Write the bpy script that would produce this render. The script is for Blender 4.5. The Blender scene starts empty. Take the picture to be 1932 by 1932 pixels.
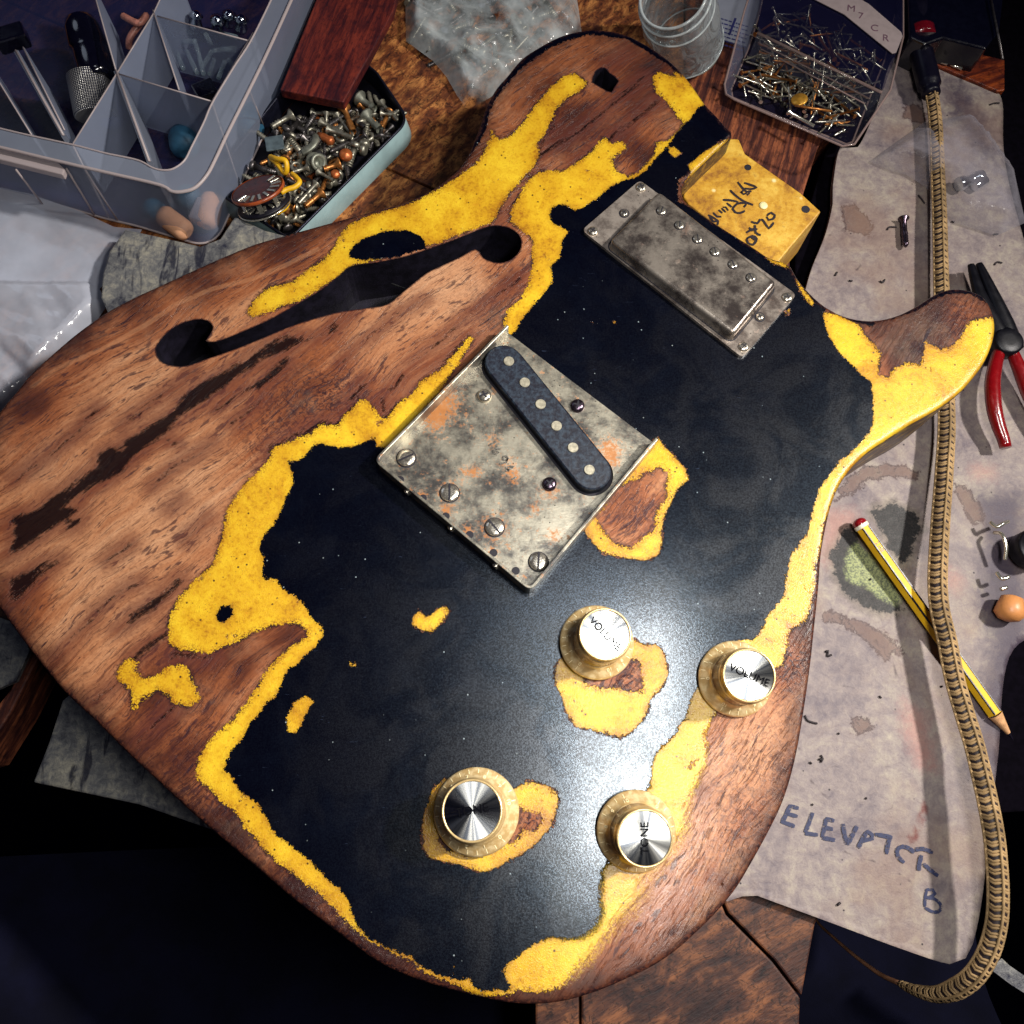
import bpy, bmesh, math, random
import numpy as np
from mathutils import Vector, Matrix, Quaternion
from mathutils.geometry import delaunay_2d_cdt
from mathutils import noise as mnoise

random.seed(7)
rng = np.random.default_rng(7)
MM = 0.001
SC = bpy.context.scene
COL = SC.collection

# ------------------------------------------------------------------ camera
# the camera looks down on the bench; sizes are millimetres, one scene unit is a metre
F_PX, CX, CY = 1700.0, 966.0, 966.0          # focal length and centre on a 1932-wide frame
NADIR = (920.0, 1500.0)                      # where the plumb line below the camera meets the frame
Z_TOP = 58.0                                 # top face of the guitar body above the bench
CAM_H = Z_TOP + 310.0
_d = Vector(((NADIR[0]-CX)/F_PX, -(NADIR[1]-CY)/F_PX, -1)).normalized()
_z = -_d
_x = Vector((0, 1, 0)).cross(_z).normalized()
_y = _z.cross(_x)
W2C = (_x, _y, _z)


def W(px, py, z):
    """Bench coordinates (mm) of a point of height z seen at frame position px, py."""
    r = Vector(((px-CX)/F_PX, -(py-CY)/F_PX, -1))
    w = Vector((r.dot(_x), r.dot(_y), r.dot(_z)))
    t = (z-CAM_H)/w.z
    return Vector((w.x*t, w.y*t, z))


def WL(pts, z):
    return [W(a, b, z) for a, b in pts]


def C(ox, oy, pts, s=0.26042):
    return [(ox+a*s, oy+b*s) for a, b in pts]


cam_data = bpy.data.cameras.new('camera')
cam = bpy.data.objects.new('camera', cam_data)
COL.objects.link(cam)
cam_data.sensor_width = 36.0
cam_data.lens = 36.0*F_PX/1932.0
cam_data.clip_start = 0.005
cam_data.clip_end = 20.0
cols = [Vector((_x[i], _y[i], _z[i])) for i in range(3)]      # camera axes in bench space
cam.matrix_world = Matrix(((cols[0][0], cols[1][0], cols[2][0], 0),
                           (cols[0][1], cols[1][1], cols[2][1], 0),
                           (cols[0][2], cols[1][2], cols[2][2], CAM_H*MM),
                           (0, 0, 0, 1)))
SC.camera = cam

# ------------------------------------------------------------------ light
world = bpy.data.worlds.new('World')
SC.world = world
world.use_nodes = True
bg = world.node_tree.nodes['Background']
bg.inputs[0].default_value = (0.10, 0.10, 0.62, 1)
bg.inputs[1].default_value = 0.022


def area(name, loc, target, size, power, color, size_y=None, shape='DISK', spread=180):
    l = bpy.data.lights.new(name, 'AREA')
    l.shape = shape
    l.size = size
    if size_y:
        l.size_y = size_y
    l.energy = power
    l.color = color
    l.spread = math.radians(spread)
    o = bpy.data.objects.new(name, l)
    COL.objects.link(o)
    o.location = loc
    o.rotation_euler = (Vector(target)-Vector(loc)).to_track_quat('-Z', 'Y').to_euler()
    return o


lamp = area('desk_lamp_light', (0.100, 0.030, 0.400), (0.1, 0.03, 0.0), 0.04, 1.2, (1.0, 0.97, 0.92), size_y=0.20, shape='ELLIPSE')
lamp.rotation_euler = (0, 0, math.radians(-14))
area('side_lamp_light', (0.62, 0.20, 0.72), (0.0, 0.05, 0.05), 0.06, 1.75, (1.0, 0.94, 0.86), spread=58)
area('ceiling_lamp_light', (0.15, 0.24, 1.15), (0.0, 0.08, 0.05), 0.20, 0.6, (0.92, 0.95, 1.0))
area('added_fill_light', (-0.75, 0.75, 0.85), (-0.1, 0.1, 0.05), 0.45, 0.6, (0.72, 0.82, 1.0))  # soft cool fill added at upper left to brighten metals and plastics; no window known

SC.view_settings.view_transform = 'Standard'
SC.view_settings.look = 'None'
SC.view_settings.exposure = -0.2
SC.view_settings.gamma = 1.0
SC.cycles.use_denoising = True
SC.cycles.max_bounces = 8
SC.cycles.transparent_max_bounces = 16
SC.cycles.caustics_reflective = False
SC.cycles.caustics_refractive = False
SC.cycles.sample_clamp_indirect = 4.0


# ------------------------------------------------------------------ helpers
def lin(r, g, b):
    f = lambda c: (c/255/12.92) if c/255 <= 0.04045 else ((c/255+0.055)/1.055)**2.4
    return (f(r), f(g), f(b), 1.0)


def link(name, me, parent=None, mat=None, smooth=False):
    o = bpy.data.objects.new(name, me)
    COL.objects.link(o)
    if parent is not None:
        o.parent = parent
    if mat is not None and len(me.materials) == 0:
        me.materials.append(mat)
    if smooth and hasattr(me, 'polygons'):
        me.polygons.foreach_set('use_smooth', [True]*len(me.polygons))
    return o


def origin_of(o):
    v = Vector((0, 0, 0))
    while o is not None:
        v = v+o.location
        o = o.parent
    return v


def obj(name, verts, faces, mat, parent=None, smooth=False, origin=None, bevel=0.0, seg=2):
    """verts in bench millimetres."""
    base = origin_of(parent)
    loc = Vector(origin)*MM-base if origin is not None else Vector((0, 0, 0))
    off = base+loc
    me = bpy.data.meshes.new(name)
    me.from_pydata([(v[0]*MM-off.x, v[1]*MM-off.y, v[2]*MM-off.z) for v in verts], [], faces)
    me.validate()
    me.update()
    o = link(name, me, parent, mat, smooth)
    o.location = loc
    if bevel:
        m = o.modifiers.new('bevel', 'BEVEL')
        m.width = bevel*MM
        m.segments = seg
        m.limit_method = 'ANGLE'
        m.angle_limit = math.radians(40)
        m.harden_normals = False
    return o


def tag(o, label=None, cat=None, group=None, kind=None):
    if label:
        o['label'] = label
    if cat:
        o['category'] = cat
    if group:
        o['group'] = group
    if kind:
        o['kind'] = kind
    return o


def empty(name, loc):
    o = bpy.data.objects.new(name, None)
    COL.objects.link(o)
    o.location = Vector(loc)*MM
    o.empty_display_size = 0.01
    return o


class MB:
    """collects shapes (mm) into one mesh"""
    def __init__(self):
        self.v, self.f = [], []

    def add(self, v, f):
        n = len(self.v)
        self.v += [tuple(p) for p in v]
        self.f += [tuple(i+n for i in q) for q in f]
        return self

    def prism(self, poly, z0, z1):
        n = len(poly)
        a = sum(poly[i][0]*poly[(i+1) % n][1]-poly[(i+1) % n][0]*poly[i][1] for i in range(n))
        if a < 0:
            poly = poly[::-1]
        v = [(p[0], p[1], z0) for p in poly]+[(p[0], p[1], z1) for p in poly]
        f = [tuple(range(n))[::-1], tuple(range(n, 2*n))]
        f += [(i, (i+1) % n, n+(i+1) % n, n+i) for i in range(n)]
        return self.add(v, f)

    def box(self, c, s, rz=0.0, rot=None):
        R = rot if rot is not None else Matrix.Rotation(rz, 3, 'Z')
        v = [Vector(c)+R @ Vector((x*s[0]/2, y*s[1]/2, z*s[2]/2)) for z in (-1, 1) for y in (-1, 1) for x in (-1, 1)]
        return self.add(v, [(0, 2, 3, 1), (4, 5, 7, 6), (0, 1, 5, 4), (2, 6, 7, 3), (0, 4, 6, 2), (1, 3, 7, 5)])

    def lathe(self, prof, a, b=None, n=32, cap=True):
        """prof: (radius, height) along the axis that starts at a and points to b (default straight up)"""
        a = Vector(a)
        ax = (Vector(b)-a).normalized() if b is not None else Vector((0, 0, 1))
        q = Vector((0, 0, 1)).rotation_difference(ax)
        v, f = [], []
        for r, h in prof:
            for k in range(n):
                t = 2*math.pi*k/n
                v.append(a+q @ Vector((r*math.cos(t), r*math.sin(t), h)))
        for i in range(len(prof)-1):
            for k in range(n):
                f.append((i*n+k, i*n+(k+1) % n, (i+1)*n+(k+1) % n, (i+1)*n+k))
        if cap:
            f.append(tuple(range(n))[::-1])
            f.append(tuple((len(prof)-1)*n+k for k in range(n)))
        return self.add(v, f)

    def tube(self, path, r, n=10, cap=True, flat=1.0):
        path = [Vector(p) for p in path]
        m = len(path)
        rs = r if isinstance(r, (list, tuple)) else [r]*m
        t0 = (path[1]-path[0]).normalized()
        up = Vector((0, 0, 1))
        v, f = [], []
        for i, p in enumerate(path):
            t = (path[min(i+1, m-1)]-path[max(i-1, 0)]).normalized()
            s = t.cross(up)
            if s.length < 1e-4:
                s = Vector((1, 0, 0))
            s.normalize()
            u = s.cross(t)
            for k in range(n):
                a = 2*math.pi*k/n
                v.append(p+s*(math.cos(a)*rs[i])+u*(math.sin(a)*rs[i]*flat))
        for i in range(m-1):
            for k in range(n):
                f.append((i*n+k, (i+1)*n+k, (i+1)*n+(k+1) % n, i*n+(k+1) % n))
        if cap:
            f.append(tuple(range(n)))
            f.append(tuple((m-1)*n+k for k in range(n))[::-1])
        return self.add(v, f)

    def ribbon(self, path, w, dz=0.0):
        """flat stroke lying on its points (z kept), width w"""
        path = [Vector(p) for p in path]
        m = len(path)
        v = []
        for i, p in enumerate(path):
            t = (path[min(i+1, m-1)]-path[max(i-1, 0)])
            t.z = 0
            t.normalize()
            s = Vector((-t.y, t.x, 0))
            ww = w*(0.75 if i in (0, m-1) else 1.0)*(0.9+0.2*random.random())
            v += [p+s*ww/2+Vector((0, 0, dz)), p-s*ww/2+Vector((0, 0, dz))]
        return self.add(v, [(2*i, 2*i+1, 2*i+3, 2*i+2) for i in range(m-1)])

    def build(self, name, mat, parent=None, smooth=False, **k):
        return obj(name, self.v, self.f, mat, parent, smooth, **k)


def catmull(pts, step, closed=False):
    pts = [Vector(p) for p in pts]
    n = len(pts)
    out = []
    rngi = range(n) if closed else range(n-1)
    for i in rngi:
        if closed:
            p0, p1, p2, p3 = pts[i-1], pts[i], pts[(i+1) % n], pts[(i+2) % n]
        else:
            p0, p1, p2, p3 = pts[max(i-1, 0)], pts[i], pts[i+1], pts[min(i+2, n-1)]
        k = max(1, int((p2-p1).length/step))
        for j in range(k):
            t = j/k
            out.append(0.5*((2*p1)+(p2-p0)*t+(2*p0-5*p1+4*p2-p3)*t*t+(3*p1-p0-3*p2+p3)*t**3))
    if not closed:
        out.append(pts[-1])
    return out


def sdf(poly, P):
    """signed distance (negative inside) of points P (n,2) to a closed polygon"""
    A = np.array([(p[0], p[1]) for p in poly], float)
    B = np.roll(A, -1, 0)
    d = np.full(len(P), 1e18)
    inside = np.zeros(len(P), bool)
    for a, b in zip(A, B):
        e = b-a
        w = P-a
        t = np.clip((w@e)/max(e@e, 1e-9), 0, 1)
        q = w-t[:, None]*e
        d = np.minimum(d, (q*q).sum(1))
        c = (a[1] > P[:, 1]) != (b[1] > P[:, 1])
        if a[1] != b[1]:
            x = (b[0]-a[0])*(P[:, 1]-a[1])/(b[1]-a[1])+a[0]
            inside ^= c & (P[:, 0] < x)
    d = np.sqrt(d)
    return np.where(inside, -d, d)


def sdline(path, r, P):
    d = np.full(len(P), 1e18)
    A = np.array([(p[0], p[1]) for p in path], float)
    for a, b in zip(A[:-1], A[1:]):
        e = b-a
        w = P-a
        t = np.clip((w@e)/max(e@e, 1e-9), 0, 1)
        q = w-t[:, None]*e
        d = np.minimum(d, (q*q).sum(1))
    return np.sqrt(d)-r


def fill_grid(outer, holes, step, jitter=0.25):
    """triangulated area inside outer and outside holes with interior points every step mm"""
    o = [Vector((p[0], p[1])) for p in outer]
    xs = [p.x for p in o]
    ys = [p.y for p in o]
    gx, gy = np.meshgrid(np.arange(min(xs), max(xs), step), np.arange(min(ys), max(ys), step))
    G = np.stack([gx.ravel(), gy.ravel()], 1)
    G += rng.uniform(-jitter, jitter, G.shape)*step
    d = sdf(outer, G)
    keep = d < -0.45*step
    for h in holes:
        keep &= sdf(h, G) > 0.45*step
    G = G[keep]
    V = [tuple(p) for p in o]
    E = [(i, (i+1) % len(o)) for i in range(len(o))]
    for h in holes:
        s = len(V)
        V += [(p[0], p[1]) for p in h]
        E += [(s+i, s+(i+1) % len(h)) for i in range(len(h))]
    V += [tuple(p) for p in G]
    r = delaunay_2d_cdt([Vector(v) for v in V], E, [], 0, 1e-5)
    vo = np.array([(v.x, v.y) for v in r[0]])
    F = np.array([tuple(f) for f in r[2]])
    cen = vo[F].mean(1)
    k = sdf(outer, cen) < 0
    for h in holes:
        k &= sdf(h, cen) > 0
    return vo, F[k]


def set_attr(me, name, arr):
    a = me.attributes.new(name, 'FLOAT', 'POINT')
    a.data.foreach_set('value', np.asarray(arr, np.float32))


# ------------------------------------------------------------------ node helper
class NT:
    def __init__(self, name):
        self.m = bpy.data.materials.new(name)
        self.m.use_nodes = True
        self.t = self.m.node_tree
        self.t.nodes.clear()
        self.out = self.t.nodes.new('ShaderNodeOutputMaterial')

    def n(self, typ, **k):
        x = self.t.nodes.new(typ)
        for a, b in k.items():
            setattr(x, a, b)
        return x

    def put(self, sock, v):
        if v is None:
            return
        if isinstance(v, bpy.types.NodeSocket):
            self.t.links.new(v, sock)
        else:
            if sock.type == 'RGBA' and isinstance(v, (tuple, list)) and len(v) == 3:
                v = (*v, 1)
            sock.default_value = v

    def math(self, op, a, b=None, c=None, clamp=False):
        x = self.n('ShaderNodeMath', operation=op, use_clamp=clamp)
        self.put(x.inputs[0], a)
        self.put(x.inputs[1], b)
        self.put(x.inputs[2], c)
        return x.outputs[0]

    def vmath(self, op, a, b=None):
        x = self.n('ShaderNodeVectorMath', operation=op)
        self.put(x.inputs[0], a)
        if op == 'SCALE':
            self.put(x.inputs[3], b)
        elif b is not None:
            self.put(x.inputs[1], b)
        return x.outputs[1] if op in ('LENGTH', 'DISTANCE', 'DOT_PRODUCT') else x.outputs[0]

    def coord(self):
        """object coordinates in mm"""
        x = self.n('ShaderNodeTexCoord')
        return self.vmath('SCALE', x.outputs['Object'], 1000.0)

    def noise(self, v, scale, detail=3, rough=0.55, dist=0.0, color=False):
        x = self.n('ShaderNodeTexNoise')
        self.put(x.inputs['Vector'], v)
        self.put(x.inputs['Scale'], scale)
        self.put(x.inputs['Detail'], detail)
        self.put(x.inputs['Roughness'], rough)
        self.put(x.inputs['Distortion'], dist)
        return x.outputs['Color'] if color else x.outputs['Fac']

    def voro(self, v, scale, feature='F1', rand=1.0, out='Distance'):
        x = self.n('ShaderNodeTexVoronoi', feature=feature)
        self.put(x.inputs['Vector'], v)
        self.put(x.inputs['Scale'], scale)
        self.put(x.inputs['Randomness'], rand)
        return x.outputs[out]

    def sep(self, v):
        x = self.n('ShaderNodeSeparateXYZ')
        self.put(x.inputs[0], v)
        return x.outputs

    def comb(self, a, b, c=0.0):
        x = self.n('ShaderNodeCombineXYZ')
        for i, q in enumerate((a, b, c)):
            self.put(x.inputs[i], q)
        return x.outputs[0]

    def attr(self, name):
        return self.n('ShaderNodeAttribute', attribute_name=name).outputs['Fac']

    def step(self, v, lo, hi, smooth=True):
        """0 below lo, 1 above hi (hi may be under lo)"""
        x = self.n('ShaderNodeMapRange', interpolation_type='SMOOTHSTEP' if smooth else 'LINEAR', clamp=True)
        self.put(x.inputs[0], v)
        if isinstance(lo, (int, float)) and isinstance(hi, (int, float)) and lo > hi:
            self.put(x.inputs[1], hi)
            self.put(x.inputs[2], lo)
            self.put(x.inputs[3], 1.0)
            self.put(x.inputs[4], 0.0)
        else:
            self.put(x.inputs[1], lo)
            self.put(x.inputs[2], hi)
            self.put(x.inputs[3], 0.0)
            self.put(x.inputs[4], 1.0)
        return x.outputs[0]

    def mix(self, f, a, b, blend='MIX'):
        x = self.n('ShaderNodeMix', data_type='RGBA', blend_type=blend)
        self.put(x.inputs[0], f)
        self.put(x.inputs[6], a)
        self.put(x.inputs[7], b)
        return x.outputs[2]

    def mixf(self, f, a, b):
        x = self.n('ShaderNodeMix', data_type='FLOAT')
        self.put(x.inputs[0], f)
        self.put(x.inputs[2], a)
        self.put(x.inputs[3], b)
        return x.outputs[0]

    def ramp(self, f, stops):
        x = self.n('ShaderNodeValToRGB')
        cr = x.color_ramp
        while len(cr.elements) > 1:
            cr.elements.remove(cr.elements[-1])
        for i, (p, c) in enumerate(stops):
            e = cr.elements[0] if i == 0 else cr.elements.new(p)
            e.position = p
            e.color = c if len(c) == 4 else (*c, 1)
        self.put(x.inputs[0], f)
        return x.outputs[0]

    def bump(self, h, strength=0.5, dist=0.0002, normal=None):
        x = self.n('ShaderNodeBump')
        self.put(x.inputs['Strength'], strength)
        self.put(x.inputs['Distance'], dist)
        self.put(x.inputs['Height'], h)
        self.put(x.inputs['Normal'], normal)
        return x.outputs[0]

    def bsdf(self, **k):
        x = self.n('ShaderNodeBsdfPrincipled')
        for a, b in k.items():
            self.put(x.inputs[a.replace('_', ' ')], b)
        return x.outputs[0]

    def done(self, s):
        self.t.links.new(s, self.out.inputs[0])
        return self.m


def simple(name, col, rough=0.5, metal=0.0, var=0.25, scale=0.3, bump=0.15, coat=0.0, spec=0.5, bscale=1.5):
    t = NT(name)
    v = t.coord()
    n = t.noise(v, scale, 5, 0.6)
    c = t.mix(t.step(n, 0.3, 0.7), tuple(x*(1-var) for x in col[:3]), tuple(min(1, x*(1+var)) for x in col[:3]))
    r = t.mixf(n, max(0.02, rough-0.12), rough+0.12)
    b = t.bump(t.noise(v, bscale, 4, 0.6), bump, 0.0003)
    return t.done(t.bsdf(Base_Color=c, Roughness=r, Metallic=metal, Normal=b, Coat_Weight=coat, Specular_IOR_Level=spec))


def film(name, col, alpha, rough=0.2, bump=0.3, bscale=0.3, edge=0.4, var=0.15, spec=0.5):
    """thin clear or milky plastic: see-through, more solid where seen edge-on"""
    t = NT(name)
    v = t.coord()
    n = t.noise(v, bscale, 4, 0.6)
    b = t.bump(n, bump, 0.001)
    lw = t.n('ShaderNodeLayerWeight')
    lw.inputs[0].default_value = 0.35
    a = t.math('ADD', t.math('MULTIPLY', lw.outputs['Facing'], edge), t.math('ADD', t.math('MULTIPLY', t.math('SUBTRACT', n, 0.5), var*2), alpha), clamp=True)
    tr = t.n('ShaderNodeBsdfTransparent')
    pr = t.bsdf(Base_Color=col, Roughness=rough, Normal=b, Specular_IOR_Level=spec)
    mx = t.n('ShaderNodeMixShader')
    t.put(mx.inputs[0], a)
    t.put(mx.inputs[1], tr.outputs[0])
    t.put(mx.inputs[2], pr)
    return t.done(mx.outputs[0])

# ================================================================== SETTING: bench, floor
def wood_board(name, light, dark, deep, ang, along=0.03, across=0.35, spots=0.5, rough=0.55):
    t = NT(name)
    v = t.coord()
    m = t.n('ShaderNodeMapping')
    m.inputs['Rotation'].default_value = (0, 0, -ang)
    t.put(m.inputs['Vector'], v)
    s = t.vmath('MULTIPLY', m.outputs[0], (along, across, across))
    g = t.noise(s, 1.0, 6, 0.62, 0.6)
    blot = t.noise(v, 0.045, 5, 0.65, 0.8)
    fine = t.noise(t.vmath('MULTIPLY', m.outputs[0], (0.25, 1.4, 1.4)), 1.0, 4, 0.6)
    sp = t.noise(v, 0.28, 4, 0.7, 1.5)
    c = t.ramp(g, [(0.3, deep), (0.47, dark), (0.62, light)])
    c = t.mix(t.math('MULTIPLY', t.step(blot, 0.47, 0.68), 0.75), c, deep)
    c = t.mix(t.math('MULTIPLY', t.step(sp, 0.53, 0.63), spots), c, tuple(x*0.35 for x in deep[:3])+(1,))
    c = t.mix(t.math('MULTIPLY', t.step(fine, 0.52, 0.66), 0.6), c, deep)
    h = t.math('ADD', g, t.math('MULTIPLY', fine, 0.5))
    return t.done(t.bsdf(Base_Color=c, Roughness=rough, Normal=t.bump(h, 0.5, 0.0006), Specular_IOR_Level=0.3))


M_BENCH = wood_board('bench_wood', lin(198, 132, 74), lin(128, 72, 40), lin(48, 24, 24), 0.9, 0.10, 0.22, 0.75)
M_BENCH2 = wood_board('bench_wood_low', lin(122, 76, 48), lin(72, 42, 32), lin(24, 12, 18), 0.5, 0.06, 0.16, 0.7)
M_BOARD = wood_board('dark_board', lin(166, 96, 62), lin(96, 50, 38), lin(34, 16, 24), 1.25, 0.03, 0.35, 0.4)
M_GAP_SHADE = simple('bench_gap_shade', lin(8, 6, 12), 0.9, var=0.3, spec=0.02)  # near-black colour holds the shade of the gaps beside the boards
M_FLOOR = simple('dark_floor', lin(8, 7, 20), 0.8, var=0.3, scale=0.02, spec=0.02)

floor = obj('floor', [(-1500, -1500, -760), (1500, -1500, -760), (1500, 1500, -760), (-1500, 1500, -760)], [(0, 1, 2, 3)], M_FLOOR)
tag(floor, kind='structure')

bench = empty('workbench', (0, 60, 0))
tag(bench, kind='structure')


def plank(polyP, mat, z1=0.0, z0=-24.0, label=None):
    b = MB().prism([tuple(p) for p in WL(polyP, z1)], z0, z1)
    return b.build('plank', mat, bench, bevel=0.8)


# upper planks left of the dark gap, split by the seam that runs down to the guitar
plank([(-420, -420), (1290, -420), (1290, 560), (814, 352), (720, 310), (-420, -190)], M_BENCH)
plank([(-420, -186), (719, 314), (813, 356), (1290, 564), (1290, 900), (500, 900), (-420, 900)], M_BENCH)
plank([(-420, 904), (1290, 904), (1290, 1240), (300, 1240), (70, 1225), (-420, 1180)], M_BENCH2)
plank([(1293, -420), (1620, -420), (1620, 200), (1556, 262), (1543, 280), (1517, 362), (1491, 480), (1480, 900), (1293, 900)], M_BOARD)
# strip glimpsed at the lower left, under the guitar's edge
plank([(-200, 1480), (-40, 1440), (20, 1345), (62, 1262), (75, 1240), (52, 1230), (20, 1300), (-60, 1400), (-200, 1440)], M_BOARD)
# lower planks by the end of the body
plank([(1097, 1560), (1300, 1560), (1370, 1726), (1458, 1815), (1510, 1883), (1506, 2020), (1097, 2020)], M_BENCH2)
plank([(1304, 1560), (1560, 1560), (1560, 1700), (1538, 1744), (1513, 1880), (1462, 1812), (1375, 1723)], M_BENCH2)
plank([(880, 1560), (1094, 1560), (1094, 2020), (1010, 2020), (1010, 1890), (880, 1860)], M_BENCH2, z1=-1.5)
# far right, below the boards
plank([(1646, -420), (2400, -420), (2400, 900), (1500, 900), (1500, 480), (1560, 280), (1646, 200)], M_GAP_SHADE, z1=-3.0)
plank([(1560, 904), (2400, 904), (2400, 1500), (1500, 1560)], M_GAP_SHADE, z1=-3.0)

# grey slab the guitar lies on
M_SLAB = None
t = NT('grey_slab_metal')
v = t.coord()
n1 = t.noise(v, 0.05, 5, 0.65, 0.7)
n2 = t.noise(v, 0.35, 5, 0.7, 0.5)
wv = t.noise(t.vmath('MULTIPLY', v, (0.16, 0.03, 0.1)), 1.0, 4, 0.6, 1.2)
c = t.ramp(t.math('ADD', t.math('MULTIPLY', n1, 0.6), t.math('MULTIPLY', n2, 0.4)), [(0.36, lin(40, 42, 58)), (0.5, lin(112, 112, 112)), (0.66, lin(176, 170, 152))])
c = t.mix(t.math('MULTIPLY', t.step(wv, 0.55, 0.66), 0.85), c, lin(14, 16, 40))
M_SLAB = t.done(t.bsdf(Base_Color=c, Roughness=0.5, Metallic=0.15, Normal=t.bump(n2, 0.6, 0.0008)))
slab = MB().prism([tuple(p) for p in WL([(212, 610), (190, 560), (194, 515), (206, 474), (236, 432), (300, 446), (378, 464), (415, 450), (443, 408), (500, 434), (560, 450), (760, 520), (1250, 900), (1300, 1500), (1000, 1700), (620, 1610), (400, 1566), (262, 1518), (62, 1476), (92, 1400), (117, 1322), (175, 1270), (420, 900)], 15)], 2.0, 15.0)
s_ = slab.build('metal_slab', M_SLAB, None, bevel=0.8)
tag(s_, 'mottled grey metal slab lying under the guitar body', 'metal slab')

# piece of grey sheet at the far left edge, under the body
g_ = MB().prism([tuple(p) for p in WL([(-120, 1120), (40, 1180), (56, 1228), (30, 1285), (-120, 1350)], 3)], 0.4, 3.0)
tag(g_.build('metal_offcut', M_SLAB, None, bevel=0.3), 'small grey metal offcut poking out past the left end of the guitar', 'metal offcut')

# dark cloth hanging in front of the bench
pts = []
M_CLOTH = simple('navy_cloth', lin(9, 10, 26), 0.95, var=0.3, scale=0.05, bump=0.6, bscale=2.5, spec=0.1)
nx, ny = 70, 50
cv, cf = [], []
for j in range(ny):
    for i in range(nx):
        x = -330+i*8.0
        y = -20-j*6.5+0.02*x
        z = -60-12*math.sin(0.03*x+0.012*y)-10*mnoise.noise(Vector((x*0.014, y*0.02, 3)))*2-abs(math.sin(0.018*(x-y*0.6)+0.8))*22
        cv.append((x, y, z))
for j in range(ny-1):
    for i in range(nx-1):
        a = j*nx+i
        cf.append((a, a+nx, a+nx+1, a+1))
cl = obj('apron_cloth', cv, cf, M_CLOTH, None, True)
tag(cl, 'dark navy apron cloth in folds below the bench edge at lower left', 'cloth')

# ------------------------------------------------------------------ stained grey board with handwriting
BZ = 5.0
boardP = [(1690, 104), (1762, 126), (1820, 148), (1887, 180), (1900, 330), (1990, 700), (1990, 1120), (1905, 1240), (1884, 1420), (1868, 1560),
          (1852, 1700), (1836, 1780), (1822, 1808), (1792, 1819), (1700, 1790), (1560, 1738), (1429, 1690), (1340, 1655), (1400, 1200), (1480, 760),
          (1500, 620), (1522, 540), (1533, 503), (1557, 443), (1571, 385), (1571, 352), (1585, 279), (1618, 278), (1655, 200)]
bw = WL(boardP, BZ)
bo = catmull([Vector((p.x, p.y, 0)) for p in bw], 4.0, True)
vo, F = fill_grid([(p.x, p.y) for p in bo], [], 2.6)
zz = np.array([0.9*mnoise.noise(Vector((x*0.012, y*0.012, 1.0)))+0.35*mnoise.noise(Vector((x*0.05, y*0.05, 5.0))) for x, y in vo])
top = [(x, y, BZ+z) for (x, y), z in zip(vo, zz)]
nb = len(top)
ol = [(p.x, p.y) for p in bo]
key = {(round(x, 3), round(y, 3)): i for i, (x, y) in enumerate(vo)}
ring = [key.get((round(x, 3), round(y, 3))) for x, y in ol]
ring = [r for r in ring if r is not None]
low = [(top[r][0], top[r][1], BZ-3.2) for r in ring]
faces = [tuple(f) for f in F]+[(ring[i], nb+i, nb+(i+1) % len(ring), ring[(i+1) % len(ring)]) for i in range(len(ring))]
BV = top+low


def stain_shade_sdf(P, polys, z):
    d = np.full(len(P), 50.0)
    for q in polys:
        d = np.minimum(d, sdf([(p.x, p.y) for p in WL(q, z)], P))
    return d


def linesdf(P, lines, z):
    d = np.full(len(P), 50.0)
    for r, q in lines:
        d = np.minimum(d, sdline([(p.x, p.y) for p in WL(q, z)], r, P))
    return d


R3 = (1429, 956)
R4 = (1429, 1429)
R1 = (1429, 0)
R2 = (1429, 478)
green = [C(*R3, [(650, 330), (730, 250), (900, 420), (1050, 640), (1040, 720), (960, 700), (870, 650), (760, 560), (650, 540), (640, 430)])]
darkst = [C(*R3, [(640, 180), (700, 200), (720, 260), (660, 320), (640, 520), (690, 560), (760, 560), (860, 640), (1040, 730), (900, 740), (780, 700), (640, 590), (600, 520), (560, 350), (600, 290)]),
          C(*R3, [(860, 40), (980, 20), (1120, 60), (1150, 140), (1110, 260), (1060, 400), (1000, 330), (930, 170)]),
          C(*R2, [(840, 1890), (980, 1830), (1050, 1900), (1050, 1960), (900, 1960)])]
brownst = [C(*R2, [(640, 1650), (760, 1560), (900, 1530), (1050, 1540), (1190, 1590), (1190, 1650), (1100, 1620), (950, 1610), (800, 1640), (700, 1720), (560, 1800), (590, 1720)]),
           C(*R2, [(1410, 1660), (1500, 1680), (1560, 1760), (1620, 1860), (1640, 1960), (1560, 1960), (1450, 1760)]),
           C(*R3, [(450, 760), (560, 770), (700, 820), (900, 900), (1000, 980), (1060, 1060), (1000, 1080), (960, 1050), (930, 1110), (860, 1030), (760, 950), (640, 870), (500, 830)]),
           C(*R3, [(700, 1520), (800, 1530), (830, 1600), (780, 1650), (690, 1630)]),
           C(*R1, [(620, 1500), (700, 1490), (790, 1560), (840, 1640), (800, 1710), (720, 1680), (640, 1660)]),
           C(*R1, [(1070, 780), (1140, 740), (1210, 800), (1210, 880), (1130, 870), (1060, 850)])]
pinkst = [C(*R3, [(480, 40), (700, 30), (720, 120), (640, 200), (560, 300), (520, 420), (470, 400)]),
          C(*R3, [(1380, 440), (1480, 540), (1440, 600), (1380, 560)]),
          C(*R2, [(1560, 1560), (1700, 1560), (1710, 1610), (1560, 1620)]),
          C(*R3, [(1060, 1400), (1200, 1500), (1290, 1900), (1180, 1900), (1060, 1600)])]
redst = [C(*R4, [(1200, 300), (1240, 370), (1200, 480), (1160, 600), (1110, 615), (1080, 590), (1140, 520), (1160, 440), (1180, 360)])]
shadezone = [C(*R3, [(1560, -100), (1932, -100), (2000, 2000), (1560, 1900), (1600, 1300), (1700, 1000), (1580, 720), (1640, 300)]),
            C(*R1, [(1350, 560), (1500, 620), (1650, 900), (1700, 1150), (1560, 1050), (1400, 800)])]
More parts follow.
